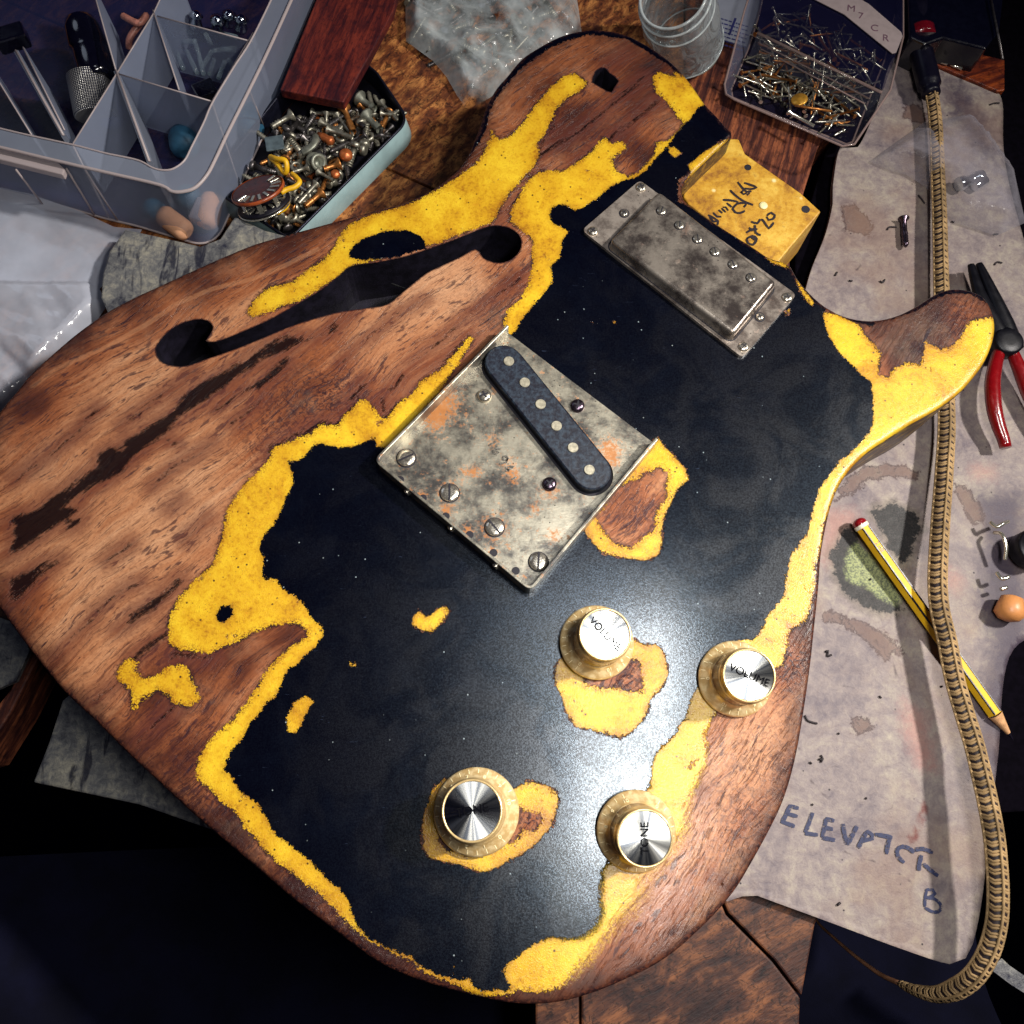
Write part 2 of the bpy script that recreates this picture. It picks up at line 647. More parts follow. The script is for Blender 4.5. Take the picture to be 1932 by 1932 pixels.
cracks = [(0.5, C(*R3, [(640, 910), (760, 930), (850, 960), (920, 1040), (980, 1140), (1030, 1290)])),
          (0.3, C(*R4, [(320, 40), (360, 130), (440, 240), (560, 320)])),
          (0.3, C(*R3, [(540, 1310), (620, 1300), (740, 1330)])),
          (0.25, C(*R4, [(560, 660), (720, 710), (900, 770), (1060, 860), (1200, 970)])),
          (0.3, C(*R2, [(760, 60), (740, 110), (660, 140)])),
          (0.3, C(*R1, [(600, 1510), (640, 1600), (640, 1670), (490, 1710)])),
          (0.35, C(*R4, [(870, 460), (950, 380), (1040, 290)])),
          (0.25, C(*R4, [(400, 60), (600, 70), (800, 0), (950, 80), (1250, 110)])),
          (0.25, C(*R3, [(300, 1750), (360, 1850), (440, 1950)]))]
P2 = np.array([(p[0], p[1]) for p in BV])
t = NT('stained_board')
v = t.coord()
n1 = t.noise(v, 0.035, 6, 0.65, 0.6)
n2 = t.noise(v, 0.25, 6, 0.7, 0.4)
n3 = t.noise(v, 1.3, 4, 0.6)
wob = t.math('ADD', t.math('MULTIPLY', t.math('SUBTRACT', n2, 0.5), 9.0), t.math('MULTIPLY', t.math('SUBTRACT', n3, 0.5), 3.0))
c = t.ramp(t.math('ADD', t.math('MULTIPLY', n1, 0.55), t.math('MULTIPLY', n2, 0.45)), [(0.36, lin(94, 84, 92)), (0.5, lin(134, 122, 120)), (0.64, lin(164, 154, 140))])


def stain_shade(c, att, col, width, amt, scl=1.0):
    d = t.math('ADD', t.attr(att), t.math('MULTIPLY', wob, scl))
    return t.mix(t.math('MULTIPLY', t.step(d, width, -width), amt), c, col)


c = stain_shade(c, 'dz', lin(52, 42, 62), 6.0, 0.85)  # shade right of the hose, put into the board's colour
c = stain_shade(c, 'pk', lin(176, 124, 110), 5.0, 0.6)
c = stain_shade(c, 'br', lin(98, 70, 58), 1.6, 0.7)
d0 = t.math('ADD', t.attr('br'), wob)
c = t.mix(t.math('MULTIPLY', t.step(t.math('ABSOLUTE', d0), 0.9, 0.0), 0.8), c, lin(52, 32, 36))
ringn = t.math('ABSOLUTE', t.math('SUBTRACT', t.noise(v, 0.022, 3, 0.5, 0.5), 0.5))
c = t.mix(t.math('MULTIPLY', t.step(ringn, 0.010, 0.0), 0.14), c, lin(86, 62, 62))
warm = t.noise(v, 0.018, 4, 0.6)
c = t.mix(t.math('MULTIPLY', t.step(warm, 0.48, 0.66), 0.45), c, lin(128, 100, 84))
ddk = t.math('ADD', t.math('SUBTRACT', t.attr('dk'), 1.6), t.math('MULTIPLY', wob, 1.1))
c = t.mix(t.math('MULTIPLY', t.step(ddk, 4.0, 0.5), 0.45), c, lin(96, 88, 70))
c = t.mix(t.math('MULTIPLY', t.step(ddk, 0.9, -0.6), 0.97), c, lin(12, 15, 18))
c = stain_shade(c, 'gr', t.mix(t.step(n3, 0.42, 0.6), lin(150, 158, 104), lin(84, 98, 66)), 1.4, 0.9, 0.6)
c = stain_shade(c, 'rd', lin(96, 30, 22), 1.0, 0.85, 0.35)
c = stain_shade(c, 'cr', lin(48, 32, 40), 0.6, 0.92, 0.10)
dots = t.voro(v, 0.16, 'F1')
dsel = t.noise(v, 0.07, 2)
c = t.mix(t.math('MULTIPLY', t.step(dots, 0.085, 0.04), t.step(dsel, 0.5, 0.56)), c, lin(28, 20, 30))
dots2 = t.voro(v, 0.5, 'F1')
c = t.mix(t.math('MULTIPLY', t.step(dots2, 0.12, 0.05), 0.45), c, lin(84, 70, 74))
c = t.mix(t.math('MULTIPLY', t.step(n3, 0.42, 0.7), 0.22), c, lin(96, 84, 84))
M_STAIN = t.done(t.bsdf(Base_Color=c, Roughness=t.mixf(n2, 0.45, 0.7), Normal=t.bump(t.math('ADD', n2, t.math('MULTIPLY', n3, 0.3)), 0.35, 0.0008), Specular_IOR_Level=0.4))
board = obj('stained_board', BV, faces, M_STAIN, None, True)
for nm, arr in (('gr', stain_shade_sdf(P2, green, BZ)), ('dk', stain_shade_sdf(P2, darkst, BZ)), ('br', stain_shade_sdf(P2, brownst, BZ)), ('pk', stain_shade_sdf(P2, pinkst, BZ)),
                ('rd', stain_shade_sdf(P2, redst, BZ)), ('dz', stain_shade_sdf(P2, shadezone, BZ)), ('cr', linesdf(P2, cracks, BZ))):
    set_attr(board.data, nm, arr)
tag(board, 'long grey stained board on the right with ELEVATOR in blue marker', 'board')

t = NT('blue_marker')
v = t.coord()
n = t.noise(v, 0.9, 4, 0.7)
tr = t.n('ShaderNodeBsdfTransparent')
pr = t.bsdf(Base_Color=t.mix(n, lin(12, 24, 70), lin(24, 34, 72)), Roughness=0.6)
mx = t.n('ShaderNodeMixShader')
t.put(mx.inputs[0], t.step(n, 0.32, 0.5))
t.put(mx.inputs[1], tr.outputs[0])
t.put(mx.inputs[2], pr)
M_MARKER = t.done(mx.outputs[0])


def surf_z(x, y):
    return BZ+0.9*mnoise.noise(Vector((x*0.012, y*0.012, 1.0)))+0.35*mnoise.noise(Vector((x*0.05, y*0.05, 5.0)))


def write(strokes, o, w, mat, parent, zf, s=0.26042, z=BZ, name='lettering'):
    b = MB()
    for k, st in enumerate(strokes):
        q = catmull(WL(C(*o, st, s), z), 1.0)
        b.ribbon([(p.x, p.y, zf(p.x, p.y)+0.35+0.012*k) for p in q], w)
    return b.build(name, mat, parent)


write([[(225, 350), (300, 368)], [(218, 408), (292, 428)], [(170, 462), (270, 500)], [(238, 350), (212, 408), (180, 470)],
       [(400, 400), (372, 480), (345, 545)], [(345, 550), (440, 562)],
       [(500, 440), (486, 510), (470, 580)], [(495, 443), (558, 460)], [(485, 508), (548, 520)], [(470, 582), (566, 600)],
       [(620, 480), (632, 560), (652, 632)], [(652, 632), (690, 560), (722, 498)],
       [(730, 655), (762, 590), (800, 535), (830, 560), (832, 600)], [(758, 604), (830, 588)],
       [(850, 558), (910, 566), (975, 582)], [(958, 584), (942, 640), (932, 700)],
       [(1062, 762), (1018, 718), (1012, 668), (1050, 645), (1095, 658), (1135, 690)],
       [(1165, 820), (1172, 760), (1186, 708)], [(1140, 668), (1200, 662), (1268, 690)], [(1200, 768), (1250, 815), (1305, 858)]],
      R4, 1.6, M_MARKER, board, surf_z)
write([[(1224, 955), (1214, 1020), (1212, 1085)], [(1224, 957), (1268, 958), (1284, 985), (1262, 1008), (1218, 1016)], [(1218, 1018), (1275, 1022), (1322, 1060), (1325, 1104), (1280, 1122), (1212, 1088)]],
      R4, 1.2, M_MARKER, board, surf_z)

# a second sheet corner peeping out at the lower right
s2 = MB().prism([tuple(p) for p in WL([(1868, 1828), (1890, 1808), (1905, 1822), (1990, 1880), (1990, 1910), (1905, 1856)], -8)], -10.0, -8.0)
tag(s2.build('paper_scrap', M_SLAB, None), 'pale triangular paper scrap at the lower right corner beside the hose', 'paper scrap')

# ================================================================== GUITAR
guitar = empty('electric_guitar', (0, 60, 15))
tag(guitar, 'heavily worn black, yellow and bare wood electric guitar body without a neck', 'electric guitar')

outlineP = [(28, 738), (60, 700), (110, 655), (150, 622), (200, 587), (250, 560), (300, 537), (350, 514), (410, 487), (478, 459), (540, 441), (634, 415), (700, 397), (764, 380),
            (814, 356), (850, 330), (880, 296), (905, 236), (917, 200), (936, 165), (956, 142), (981, 112), (1008, 92), (1060, 65), (1117, 54), (1177, 62), (1229, 88), (1268, 116),
            (1300, 150), (1331, 194), (1352, 216), (1373, 240), (1382, 254), (1340, 296), (1294, 342), (1288, 358), (1292, 376), (1310, 391), (1355, 422), (1420, 463),
            (1452, 484), (1478, 492), (1492, 500), (1506, 524), (1528, 550), (1559, 577), (1598, 596), (1645, 603), (1689, 595), (1728, 577), (1767, 553), (1799, 543), (1833, 547), (1859, 561),
            (1873, 584), (1879, 610), (1877, 636), (1869, 662), (1856, 688), (1835, 716), (1807, 745), (1767, 774), (1715, 803), (1676, 828), (1640, 852), (1616, 874), (1600, 893),
            (1585, 916), (1571, 950), (1560, 995), (1551, 1047), (1546, 1112), (1538, 1190), (1531, 1255), (1520, 1333), (1507, 1411), (1493, 1470), (1476, 1520), (1451, 1572), (1419, 1630),
            (1392, 1675), (1360, 1715), (1326, 1750), (1281, 1791), (1237, 1822), (1190, 1845), (1138, 1868), (1097, 1882), (1055, 1892), (1010, 1896), (956, 1893), (895, 1880), (840, 1866), (780, 1847),
            (712, 1816), (634, 1759), (556, 1700), (503, 1655), (443, 1604), (378, 1549), (312, 1489), (242, 1424), (208, 1390), (165, 1348), (117, 1302), (65, 1239), (28, 1190), (-20, 1120),
            (-50, 1040), (-58, 960), (-45, 870), (-12, 790)]
olW = WL(outlineP, Z_TOP)
ol = catmull([Vector((p.x, p.y, 0)) for p in olW], 1.8, True)
# keep one direction (counter-clockwise)
ar = sum(ol[i].x*ol[(i+1) % len(ol)].y-ol[(i+1) % len(ol)].x*ol[i].y for i in range(len(ol)))
if ar < 0:
    ol = ol[::-1]
nO = len(ol)
nrm = []
for i in range(nO):
    tt = (ol[(i+2) % nO]-ol[i-2])
    nrm.append(Vector((-tt.y, tt.x, 0)).normalized())
RND = 1.7


def inset(d):
    return [ol[i]+nrm[i]*d for i in range(nO)]


fholeP = [(294, 660), (302, 643), (320, 624), (344, 610), (370, 603), (391, 605), (402, 617), (396, 631), (388, 643), (406, 645), (443, 632), (503, 606), (556, 577), (608, 546), (640, 521), (662, 503),
          (712, 495), (765, 484), (817, 467), (869, 448), (908, 432), (934, 426), (960, 430), (978, 442), (984, 458), (980, 474), (968, 487), (951, 495), (932, 495), (912, 487), (905, 475), (896, 470),
          (874, 482), (856, 491), (830, 503), (804, 516), (765, 547), (731, 574), (687, 582), (634, 590), (556, 613), (495, 638), (443, 659), (391, 677), (352, 690), (320, 689), (300, 678)]
slotP = [(1125, 133), (1133, 129), (1141, 128), (1150, 138), (1160, 145), (1167, 153), (1160, 163), (1154, 174), (1144, 171), (1132, 164), (1117, 155), (1120, 143)]
fh = catmull([Vector((p.x, p.y, 0)) for p in WL(fholeP, Z_TOP)], 1.6, True)
sl = [Vector((p.x, p.y, 0)) for p in WL(slotP, Z_TOP)]

# ---- paint wear, traced as shapes on the top face
blackP = [[(1331, 196), (1320, 203), (1304, 222), (1292, 232), (1276, 253), (1263, 271), (1242, 294), (1229, 310), (1206, 333), (1180, 339), (1154, 352), (1138, 365), (1102, 391), (1081, 396),
           (1068, 385), (1042, 391), (1037, 406), (1042, 422), (1055, 427), (1074, 434), (1060, 456), (1057, 477), (1055, 490), (1039, 501), (1043, 525), (1034, 548), (1008, 574), (990, 595), (974, 624),
           (880, 720), (760, 850), (712, 843), (707, 824), (686, 837), (660, 843), (624, 843), (606, 835), (593, 840), (582, 856), (567, 869), (543, 869), (548, 890), (556, 908), (540, 939), (530, 965),
           (517, 990), (499, 1008), (491, 1034), (498, 1060), (495, 1086), (504, 1094), (520, 1090), (533, 1110), (556, 1123), (574, 1141), (590, 1167), (613, 1189), (608, 1206), (585, 1229), (564, 1248),
           (543, 1263), (535, 1284), (525, 1302), (520, 1315), (499, 1331), (478, 1360), (460, 1388), (443, 1409), (427, 1438), (422, 1455), (432, 1462), (440, 1475), (456, 1494), (482, 1512), (500, 1538),
           (514, 1567), (538, 1588), (564, 1606), (590, 1630), (613, 1653), (639, 1676), (658, 1700), (665, 1728), (676, 1752), (699, 1770), (725, 1786), (751, 1797), (775, 1804), (790, 1822), (829, 1838),
           (863, 1849), (887, 1848), (905, 1874), (934, 1868), (960, 1871), (962, 1858), (949, 1835), (956, 1818), (982, 1799), (1008, 1781), (1042, 1770), (1073, 1773), (1102, 1768), (1125, 1752),
           (1136, 1728), (1136, 1676), (1138, 1645), (1154, 1620), (1190, 1560), (1227, 1481), (1229, 1455), (1235, 1429), (1240, 1420), (1258, 1401), (1276, 1383), (1292, 1357), (1305, 1320),
           (1318, 1295), (1350, 1250), (1386, 1211), (1399, 1206), (1419, 1209), (1435, 1198), (1446, 1164), (1459, 1149), (1468, 1138), (1481, 1120), (1484, 1081), (1494, 1047), (1507, 1029), (1525, 1000),
           (1533, 965), (1546, 921), (1570, 889), (1590, 866), (1616, 843), (1637, 822), (1648, 798), (1648, 759), (1643, 720), (1622, 705), (1596, 679), (1575, 655), (1559, 624), (1554, 590),
           (1570, 570), (1530, 540), (1500, 490), (1470, 470), (1400, 430), (1280, 380), (1280, 340), (1400, 262), (1400, 240), (1345, 190)],
          [(658, 484), (666, 466), (686, 450), (725, 436), (765, 435), (790, 443), (803, 456), (803, 470), (738, 486), (686, 492)],
          [(409, 1162), (412, 1148), (420, 1142), (430, 1145), (445, 1140), (438, 1148), (441, 1159), (430, 1167), (422, 1174), (412, 1172)],
          # dark lacquer left along the upper edge
          [(800, 340), (840, 326), (869, 312), (905, 270), (918, 240), (926, 205), (948, 168), (985, 128), (1016, 104), (1062, 78), (1117, 65), (1177, 72), (1226, 100), (1262, 124), (1282, 140),
           (1300, 130), (1225, 60), (1117, 30), (980, 80), (890, 180), (840, 300)],
          [(1645, 603), (1690, 600), (1730, 585), (1770, 562), (1800, 553), (1835, 556), (1860, 572), (1900, 560), (1840, 520), (1760, 530), (1690, 580), (1600, 585), (1570, 575), (1600, 604), (1625, 610), (1645, 617), (1655, 608)]]
holesP = [C(956, 478, [(1100, 1330), (1140, 1390), (1220, 1470), (1300, 1560), (1325, 1640), (1240, 1710), (1200, 1800), (1160, 1880), (1140, 1932), (1130, 2010), (1130, 2110), (1100, 2195), (1000, 2230),
                        (850, 2210), (700, 2180), (620, 2100), (560, 2020), (560, 1950), (900, 1450)]),
          [(1198, 1206), (1216, 1216), (1242, 1214), (1255, 1232), (1263, 1274), (1248, 1300), (1229, 1320), (1219, 1352), (1198, 1378), (1172, 1394), (1146, 1386), (1112, 1378), (1086, 1373), (1068, 1347),
           (1060, 1321), (1047, 1292), (1045, 1266), (1055, 1242), (1112, 1210), (1170, 1190)],
          [(837, 1468), (814, 1491), (801, 1528), (794, 1559), (796, 1596), (809, 1619), (837, 1627), (869, 1632), (887, 1640), (910, 1648), (936, 1640), (966, 1622), (990, 1611), (1021, 1585), (1042, 1559),
           (1055, 1515), (1052, 1494), (1034, 1481), (995, 1473), (972, 1486), (940, 1500), (900, 1480)],
          [(775, 1170), (787, 1151), (798, 1157), (806, 1164), (824, 1149), (840, 1141), (850, 1154), (840, 1170), (827, 1183), (817, 1194), (796, 1190), (777, 1180)],
          [(576, 1311), (594, 1323), (582, 1339), (572, 1362), (561, 1383), (543, 1380), (542, 1352), (554, 1326)],
          [(658, 1250), (664, 1247), (671, 1252), (669, 1258), (660, 1257)],
          [(1113, 609), (1119, 606), (1125, 610), (1118, 613)], [(1154, 607), (1160, 604), (1165, 608), (1160, 612), (1154, 611)],
          [(855, 1822), (862, 1822), (861, 1833), (855, 1831)],
          [(1498, 522), (1505, 526), (1520, 548), (1538, 572), (1534, 579), (1524, 572), (1508, 548)],
          [(1440, 478), (1462, 492), (1480, 492), (1492, 497), (1488, 508), (1470, 502), (1450, 494)],
          [(1480, 588), (1492, 580), (1491, 590), (1483, 597)],
          [(1380, 257), (1362, 265), (1326, 287), (1297, 311), (1303, 328), (1294, 344), (1321, 322), (1372, 272)],
          [(1261, 281), (1270, 276), (1279, 280), (1286, 289), (1274, 299), (1263, 290)]]
yellowP = [[(893, 642), (886, 636), (871, 650), (856, 671), (830, 699), (796, 718), (778, 744), (751, 759), (738, 780), (728, 791), (712, 783), (702, 767), (690, 756), (679, 754), (658, 778), (634, 804),
            (608, 801), (582, 819), (548, 832), (517, 843), (507, 869), (494, 884), (469, 905), (448, 934), (430, 960), (417, 1013), (409, 1042), (406, 1060), (385, 1078), (354, 1110), (331, 1138),
            (320, 1159), (318, 1185), (321, 1216), (339, 1227), (365, 1227), (398, 1232), (417, 1222), (443, 1214), (482, 1190), (504, 1183), (530, 1177), (556, 1175), (574, 1183), (582, 1193), (577, 1203),
            (548, 1219), (530, 1237), (504, 1263), (484, 1300), (469, 1324), (438, 1358), (409, 1384), (391, 1404), (378, 1425), (372, 1445), (375, 1473), (404, 1497), (422, 1520), (443, 1528), (461, 1559),
            (482, 1580), (504, 1611), (530, 1632), (556, 1653), (582, 1671), (608, 1689), (634, 1718), (655, 1740), (673, 1757), (700, 1776), (740, 1797), (775, 1812), (800, 1834), (860, 1858), (900, 1880),
            (960, 1878), (1000, 1840), (900, 1760), (700, 1700), (700, 1200), (620, 1000), (720, 880), (800, 780)],
           [(227, 1255), (247, 1241), (260, 1250), (253, 1266), (276, 1282), (307, 1269), (320, 1258), (346, 1256), (359, 1269), (367, 1295), (378, 1318), (352, 1334), (323, 1323), (318, 1310), (297, 1302),
            (281, 1313), (268, 1318), (258, 1336), (247, 1336), (246, 1302), (227, 1287), (221, 1271)],
           [(466, 588), (478, 567), (504, 543), (556, 530), (582, 509), (612, 488), (632, 464), (640, 444), (654, 428), (680, 412), (764, 388), (830, 356), (869, 331), (905, 302), (916, 279), (926, 262),
            (926, 245), (942, 264), (956, 260), (979, 242), (1008, 201), (1032, 172), (1060, 146), (1086, 138), (1110, 156), (1091, 174), (1068, 185), (1047, 208), (1042, 227), (1029, 250), (1013, 273),
            (1019, 294), (1008, 314), (980, 344), (956, 373), (942, 396), (932, 416), (905, 428), (817, 462), (738, 484), (690, 496), (662, 503), (639, 522), (608, 542), (567, 566), (500, 590), (478, 598)],
           [(1021, 323), (1065, 323), (1081, 312), (1104, 297), (1125, 279), (1138, 258), (1154, 271), (1175, 268), (1180, 281), (1164, 294), (1154, 302), (1162, 323), (1183, 333), (1204, 328), (1219, 310),
            (1236, 292), (1237, 270), (1262, 264), (1279, 248), (1291, 230), (1310, 240), (1200, 360), (1150, 450), (1080, 560), (1000, 640), (956, 640), (950, 610), (960, 584), (982, 564), (995, 543),
            (1003, 517), (1005, 491), (1005, 453), (990, 438), (974, 427), (961, 417), (964, 396), (982, 365), (1003, 333)],
           [(1232, 146), (1242, 137), (1258, 140), (1274, 146), (1272, 130), (1292, 140), (1345, 195), (1310, 230), (1294, 234), (1279, 221), (1266, 203), (1255, 185), (1237, 174)],
           [(1550, 588), (1585, 595), (1622, 613), (1632, 632), (1645, 647), (1661, 665), (1658, 694), (1656, 707), (1676, 712), (1689, 694), (1710, 684), (1736, 689), (1742, 668), (1747, 647), (1775, 658),
            (1794, 655), (1814, 639), (1820, 621), (1835, 603), (1862, 600), (1890, 600), (1890, 700), (1740, 800), (1620, 880), (1582, 916), (1566, 956), (1551, 1008), (1541, 1060), (1531, 1138),
            (1525, 1162), (1504, 1183), (1486, 1190), (1484, 1222), (1478, 1253), (1458, 1263), (1410, 1280), (1365, 1320), (1341, 1360), (1328, 1384), (1335, 1410), (1331, 1440), (1320, 1468),
            (1308, 1494), (1297, 1533), (1292, 1572), (1271, 1598), (1229, 1645), (1216, 1663), (1206, 1689), (1190, 1715), (1164, 1742), (1152, 1762), (1133, 1781), (1108, 1815), (1073, 1848), (1055, 1864),
            (1008, 1872), (950, 1862), (900, 1800), (1100, 1600), (1250, 1300), (1450, 1050), (1600, 800), (1500, 600)]]
islands_wood = [C(956, 478, [(890, 1640), (960, 1640), (1000, 1570), (1040, 1590), (1100, 1540), (1180, 1600), (1150, 1680), (1170, 1770), (1100, 1840), (1070, 1932), (1090, 1930), (1070, 2010), (980, 2070),
                              (900, 2140), (780, 2100), (690, 2000), (640, 1920), (800, 1700)]),
                [(1185, 1242), (1206, 1250), (1214, 1282), (1214, 1308), (1180, 1300), (1138, 1297), (1107, 1295), (1102, 1281), (1120, 1240)],
                [(979, 1520), (998, 1533), (1013, 1525), (1024, 1544), (1018, 1562), (1003, 1572), (987, 1567), (969, 1593), (940, 1590), (930, 1530)],
                [(826, 1586), (838, 1604), (862, 1606), (884, 1616), (880, 1590), (840, 1560)]]
O21 = (0, 478)
O31 = (0, 956)
cracksPoly = [C(*O21, [(1932, 640), (1850, 740), (1700, 800), (1600, 870), (1450, 930), (1320, 1030), (1230, 1140), (1130, 1200), (1000, 1300), (900, 1330), (880, 1420), (800, 1400), (700, 1460), (700, 1540),
                       (600, 1600), (480, 1700), (350, 1760), (280, 1850), (110, 1900), (60, 1960), (300, 1960), (420, 1900), (520, 1800), (640, 1730), (800, 1640), (900, 1580), (960, 1500), (1080, 1400),
                       (1220, 1300), (1320, 1190), (1440, 1110), (1600, 1000), (1720, 900), (1900, 780), (2060, 720), (2200, 640), (2200, 590), (2100, 600)]),
              C(*O31, [(110, 60), (300, 0), (420, 0), (600, 0), (540, 60), (420, 130), (300, 220), (200, 290), (110, 340), (60, 360)]),
              C(*O31, [(60, 520), (200, 450), (300, 390), (440, 370), (400, 430), (300, 500), (230, 580), (110, 680), (60, 700)]),
              C(*O31, [(450, 70), (600, 90), (560, 150), (470, 160)]),
              [(920, 1505), (920, 1506), (921, 1505)]]
crackLines = [(0.5, C(*O31, [(690, 760), (830, 650), (930, 590), (1030, 540)])), (0.45, C(*O31, [(400, 1080), (520, 950), (640, 850), (680, 800)])), (0.8, C(*O31, [(780, 385), (870, 310), (940, 270)])),
              (0.6, C(*O31, [(1340, 240), (1420, 150), (1500, 80)])), (1.6, C(*O31, [(960, 800), (1090, 720), (1180, 640), (1290, 540)])), (0.5, C(*O31, [(840, 890), (950, 830)])),
              (0.6, C(*O31, [(680, 1400), (830, 1290)])), (0.8, C(*O31, [(1000, 1700), (1150, 1550), (1260, 1460)])), (1.4, C(*O31, [(980, 1100), (1100, 1000), (1220, 900), (1230, 840)])),
              (0.9, C(*O31, [(1230, 1080), (1330, 1070), (1430, 1090), (1540, 1090)])),
              (0.5, C(*O21, [(880, 1250), (1000, 1160), (1100, 1080), (1250, 960), (1400, 850)])), (0.5, C(*O21, [(1560, 1140), (1700, 1040), (1830, 960)])), (0.5, C(*O21, [(1100, 1690), (1230, 1560), (1400, 1470), (1540, 1360)])),
              (0.6, C(*O21, [(1220, 1850), (1310, 1770)])), (0.6, C(*O21, [(1680, 1230), (1800, 1140), (1900, 1050)])), (0.8, C(*O21, [(1180, 1340), (1300, 1390)])),
              (0.35, C(478, 478, [(700, 710), (900, 560), (1050, 430), (1240, 330)])), (0.35, C(478, 478, [(360, 640), (560, 560), (720, 440)])), (0.5, C(478, 478, [(1130, 800), (1300, 680), (1500, 500), (1700, 340), (1932, 180)])),
              (1.0, C(478, 478, [(980, 990), (1080, 890)])), (1.1, C(478, 478, [(710, 1050), (800, 930)])), (0.7, C(478, 478, [(640, 780), (700, 740)])),
              (1.2, C(478, 478, [(1160, 1010), (1280, 890), (1400, 780), (1560, 610)])), (1.1, C(478, 478, [(930, 1040), (960, 1190), (1040, 1100)])),
              (1.3, C(478, 478, [(300, 1320), (500, 1240), (600, 1240), (700, 1150), (760, 1060)])), (1.0, C(478, 478, [(100, 1540), (130, 1400), (270, 1340)])), (2.2, C(478, 478, [(0, 760), (120, 680), (250, 610)])),
              (1.6, C(478, 478, [(30, 960), (150, 860), (240, 780)])), (0.7, C(0, 478, [(110, 1640), (400, 1420), (560, 1300), (700, 1120)])),
              (0.5, [(923, 424), (945, 404), (962, 392), (985, 366)]), (0.9, [(985, 366), (1012, 332), (1022, 318)]), (0.8, [(1148, 125), (1175, 105), (1185, 98)]),
              (1.2, [(1085, 310), (1125, 280), (1180, 240), (1240, 190)]), (1.0, [(1010, 305), (1016, 280), (1028, 262), (1045, 236)]), (1.0, C(956, 0, [(240, 1130), (480, 980), (700, 820), (1000, 560)])),
              (0.4, [(1355, 1664), (1366, 1672), (1380, 1684)]), (0.5, [(1312, 1478), (1320, 1490)]), (0.35, [(640, 1700), (632, 1712)]),
              (1.6, C(478, 478, [(560, 560), (600, 520), (560, 560)]))]
creaseP = [(0.5, [(60, 730), (110, 694), (200, 655), (280, 610), (330, 575), (400, 545), (470, 528), (540, 500), (600, 470)])]
tones = [  # frame x, y, radius, value: -1 darker and redder, +1 pale
    (150, 640, 55, -0.9), (260, 590, 50, -0.8), (380, 530, 50, -0.7), (540, 480, 60, -0.6), (60, 760, 50, -0.8), (100, 900, 90, 0.25), (230, 700, 90, 0.35), (420, 700, 70, 0.1), (330, 780, 70, 0.2),
    (560, 760, 70, -0.45), (640, 720, 80, -0.25), (700, 640, 80, 0.35), (820, 560, 90, 0.55), (880, 520, 60, 0.5), (930, 590, 45, -0.6), (960, 530, 35, -0.6), (690, 790, 50, -0.5), (480, 880, 70, 0.1),
    (380, 900, 90, 0.4), (300, 1000, 110, 0.6), (150, 1050, 90, 0.3), (210, 1140, 90, 0.5), (120, 1200, 60, 0.3), (60, 1130, 40, -0.4), (330, 1290, 80, -0.85), (440, 1240, 60, -0.75), (540, 1190, 50, -0.8),
    (290, 1390, 60, -0.5), (350, 1440, 60, -0.7), (230, 1340, 45, 0.1), (430, 1560, 60, -1.0), (560, 1680, 60, -1.1), (700, 1800, 80, -1.1), (860, 1870, 80, -1.0), (1000, 1880, 60, -0.8),
    (1040, 190, 60, -0.4), (1000, 130, 70, -0.45), (1150, 100, 60, -0.6), (1230, 130, 50, -1.0), (1240, 200, 55, -0.5), (1100, 230, 50, -0.9), (1060, 270, 40, -0.95), (1180, 180, 50, -0.6), (1180, 260, 40, -0.6),
    (1220, 300, 40, -1.0), (1120, 260, 30, 0.0), (1760, 620, 90, -1.1), (1690, 660, 50, -0.9), (1210, 960, 60, -0.45), (1180, 1275, 40, -0.3), (1000, 1550, 40, -0.2), (850, 1600, 30, -1.0),
    (1480, 1260, 50, -0.5), (1520, 1180, 40, -0.8), (1400, 1420, 90, 0.15), (1330, 1620, 100, 0.2), (1430, 1560, 50, -0.1), (1200, 1800, 60, -0.1), (1110, 1850, 40, -0.5)]
softz = [(1200, 1740, 110, 1.0), (1300, 1560, 90, 0.7), (1330, 1430, 60, 0.4), (1240, 1650, 90, 0.9), (1100, 1820, 60, 0.6)]
mottle = [(560, 770, 90, 1.0), (640, 740, 60, 0.8), (500, 850, 60, 0.6), (330, 1290, 90, 0.6), (430, 1560, 90, 1.0), (600, 1720, 120, 1.2), (350, 1450, 90, 0.7), (1760, 610, 100, 1.3), (1100, 240, 90, 0.8),
          (1450, 1450, 120, 0.5), (1400, 1600, 120, 0.5), (1500, 1250, 70, 1.2), (1200, 960, 70, 0.6), (1180, 1280, 40, 1.4), (1000, 1550, 40, 1.4), (700, 1800, 200, 1.0), (930, 590, 60, 0.8)]


def blobs(P, L, z=Z_TOP):
    r = np.zeros(len(P))
    for a, b, rad, val in L:
        c0 = W(a, b, z)
        rr = (W(a+rad, b, z)-c0).length
        q = ((P[:, 0]-c0.x)**2+(P[:, 1]-c0.y)**2)/(rr*rr)
        r += val*np.exp(-q*1.2)
    return r


def tr2(poly):
    return [(p.x, p.y) for p in WL(poly, Z_TOP)]


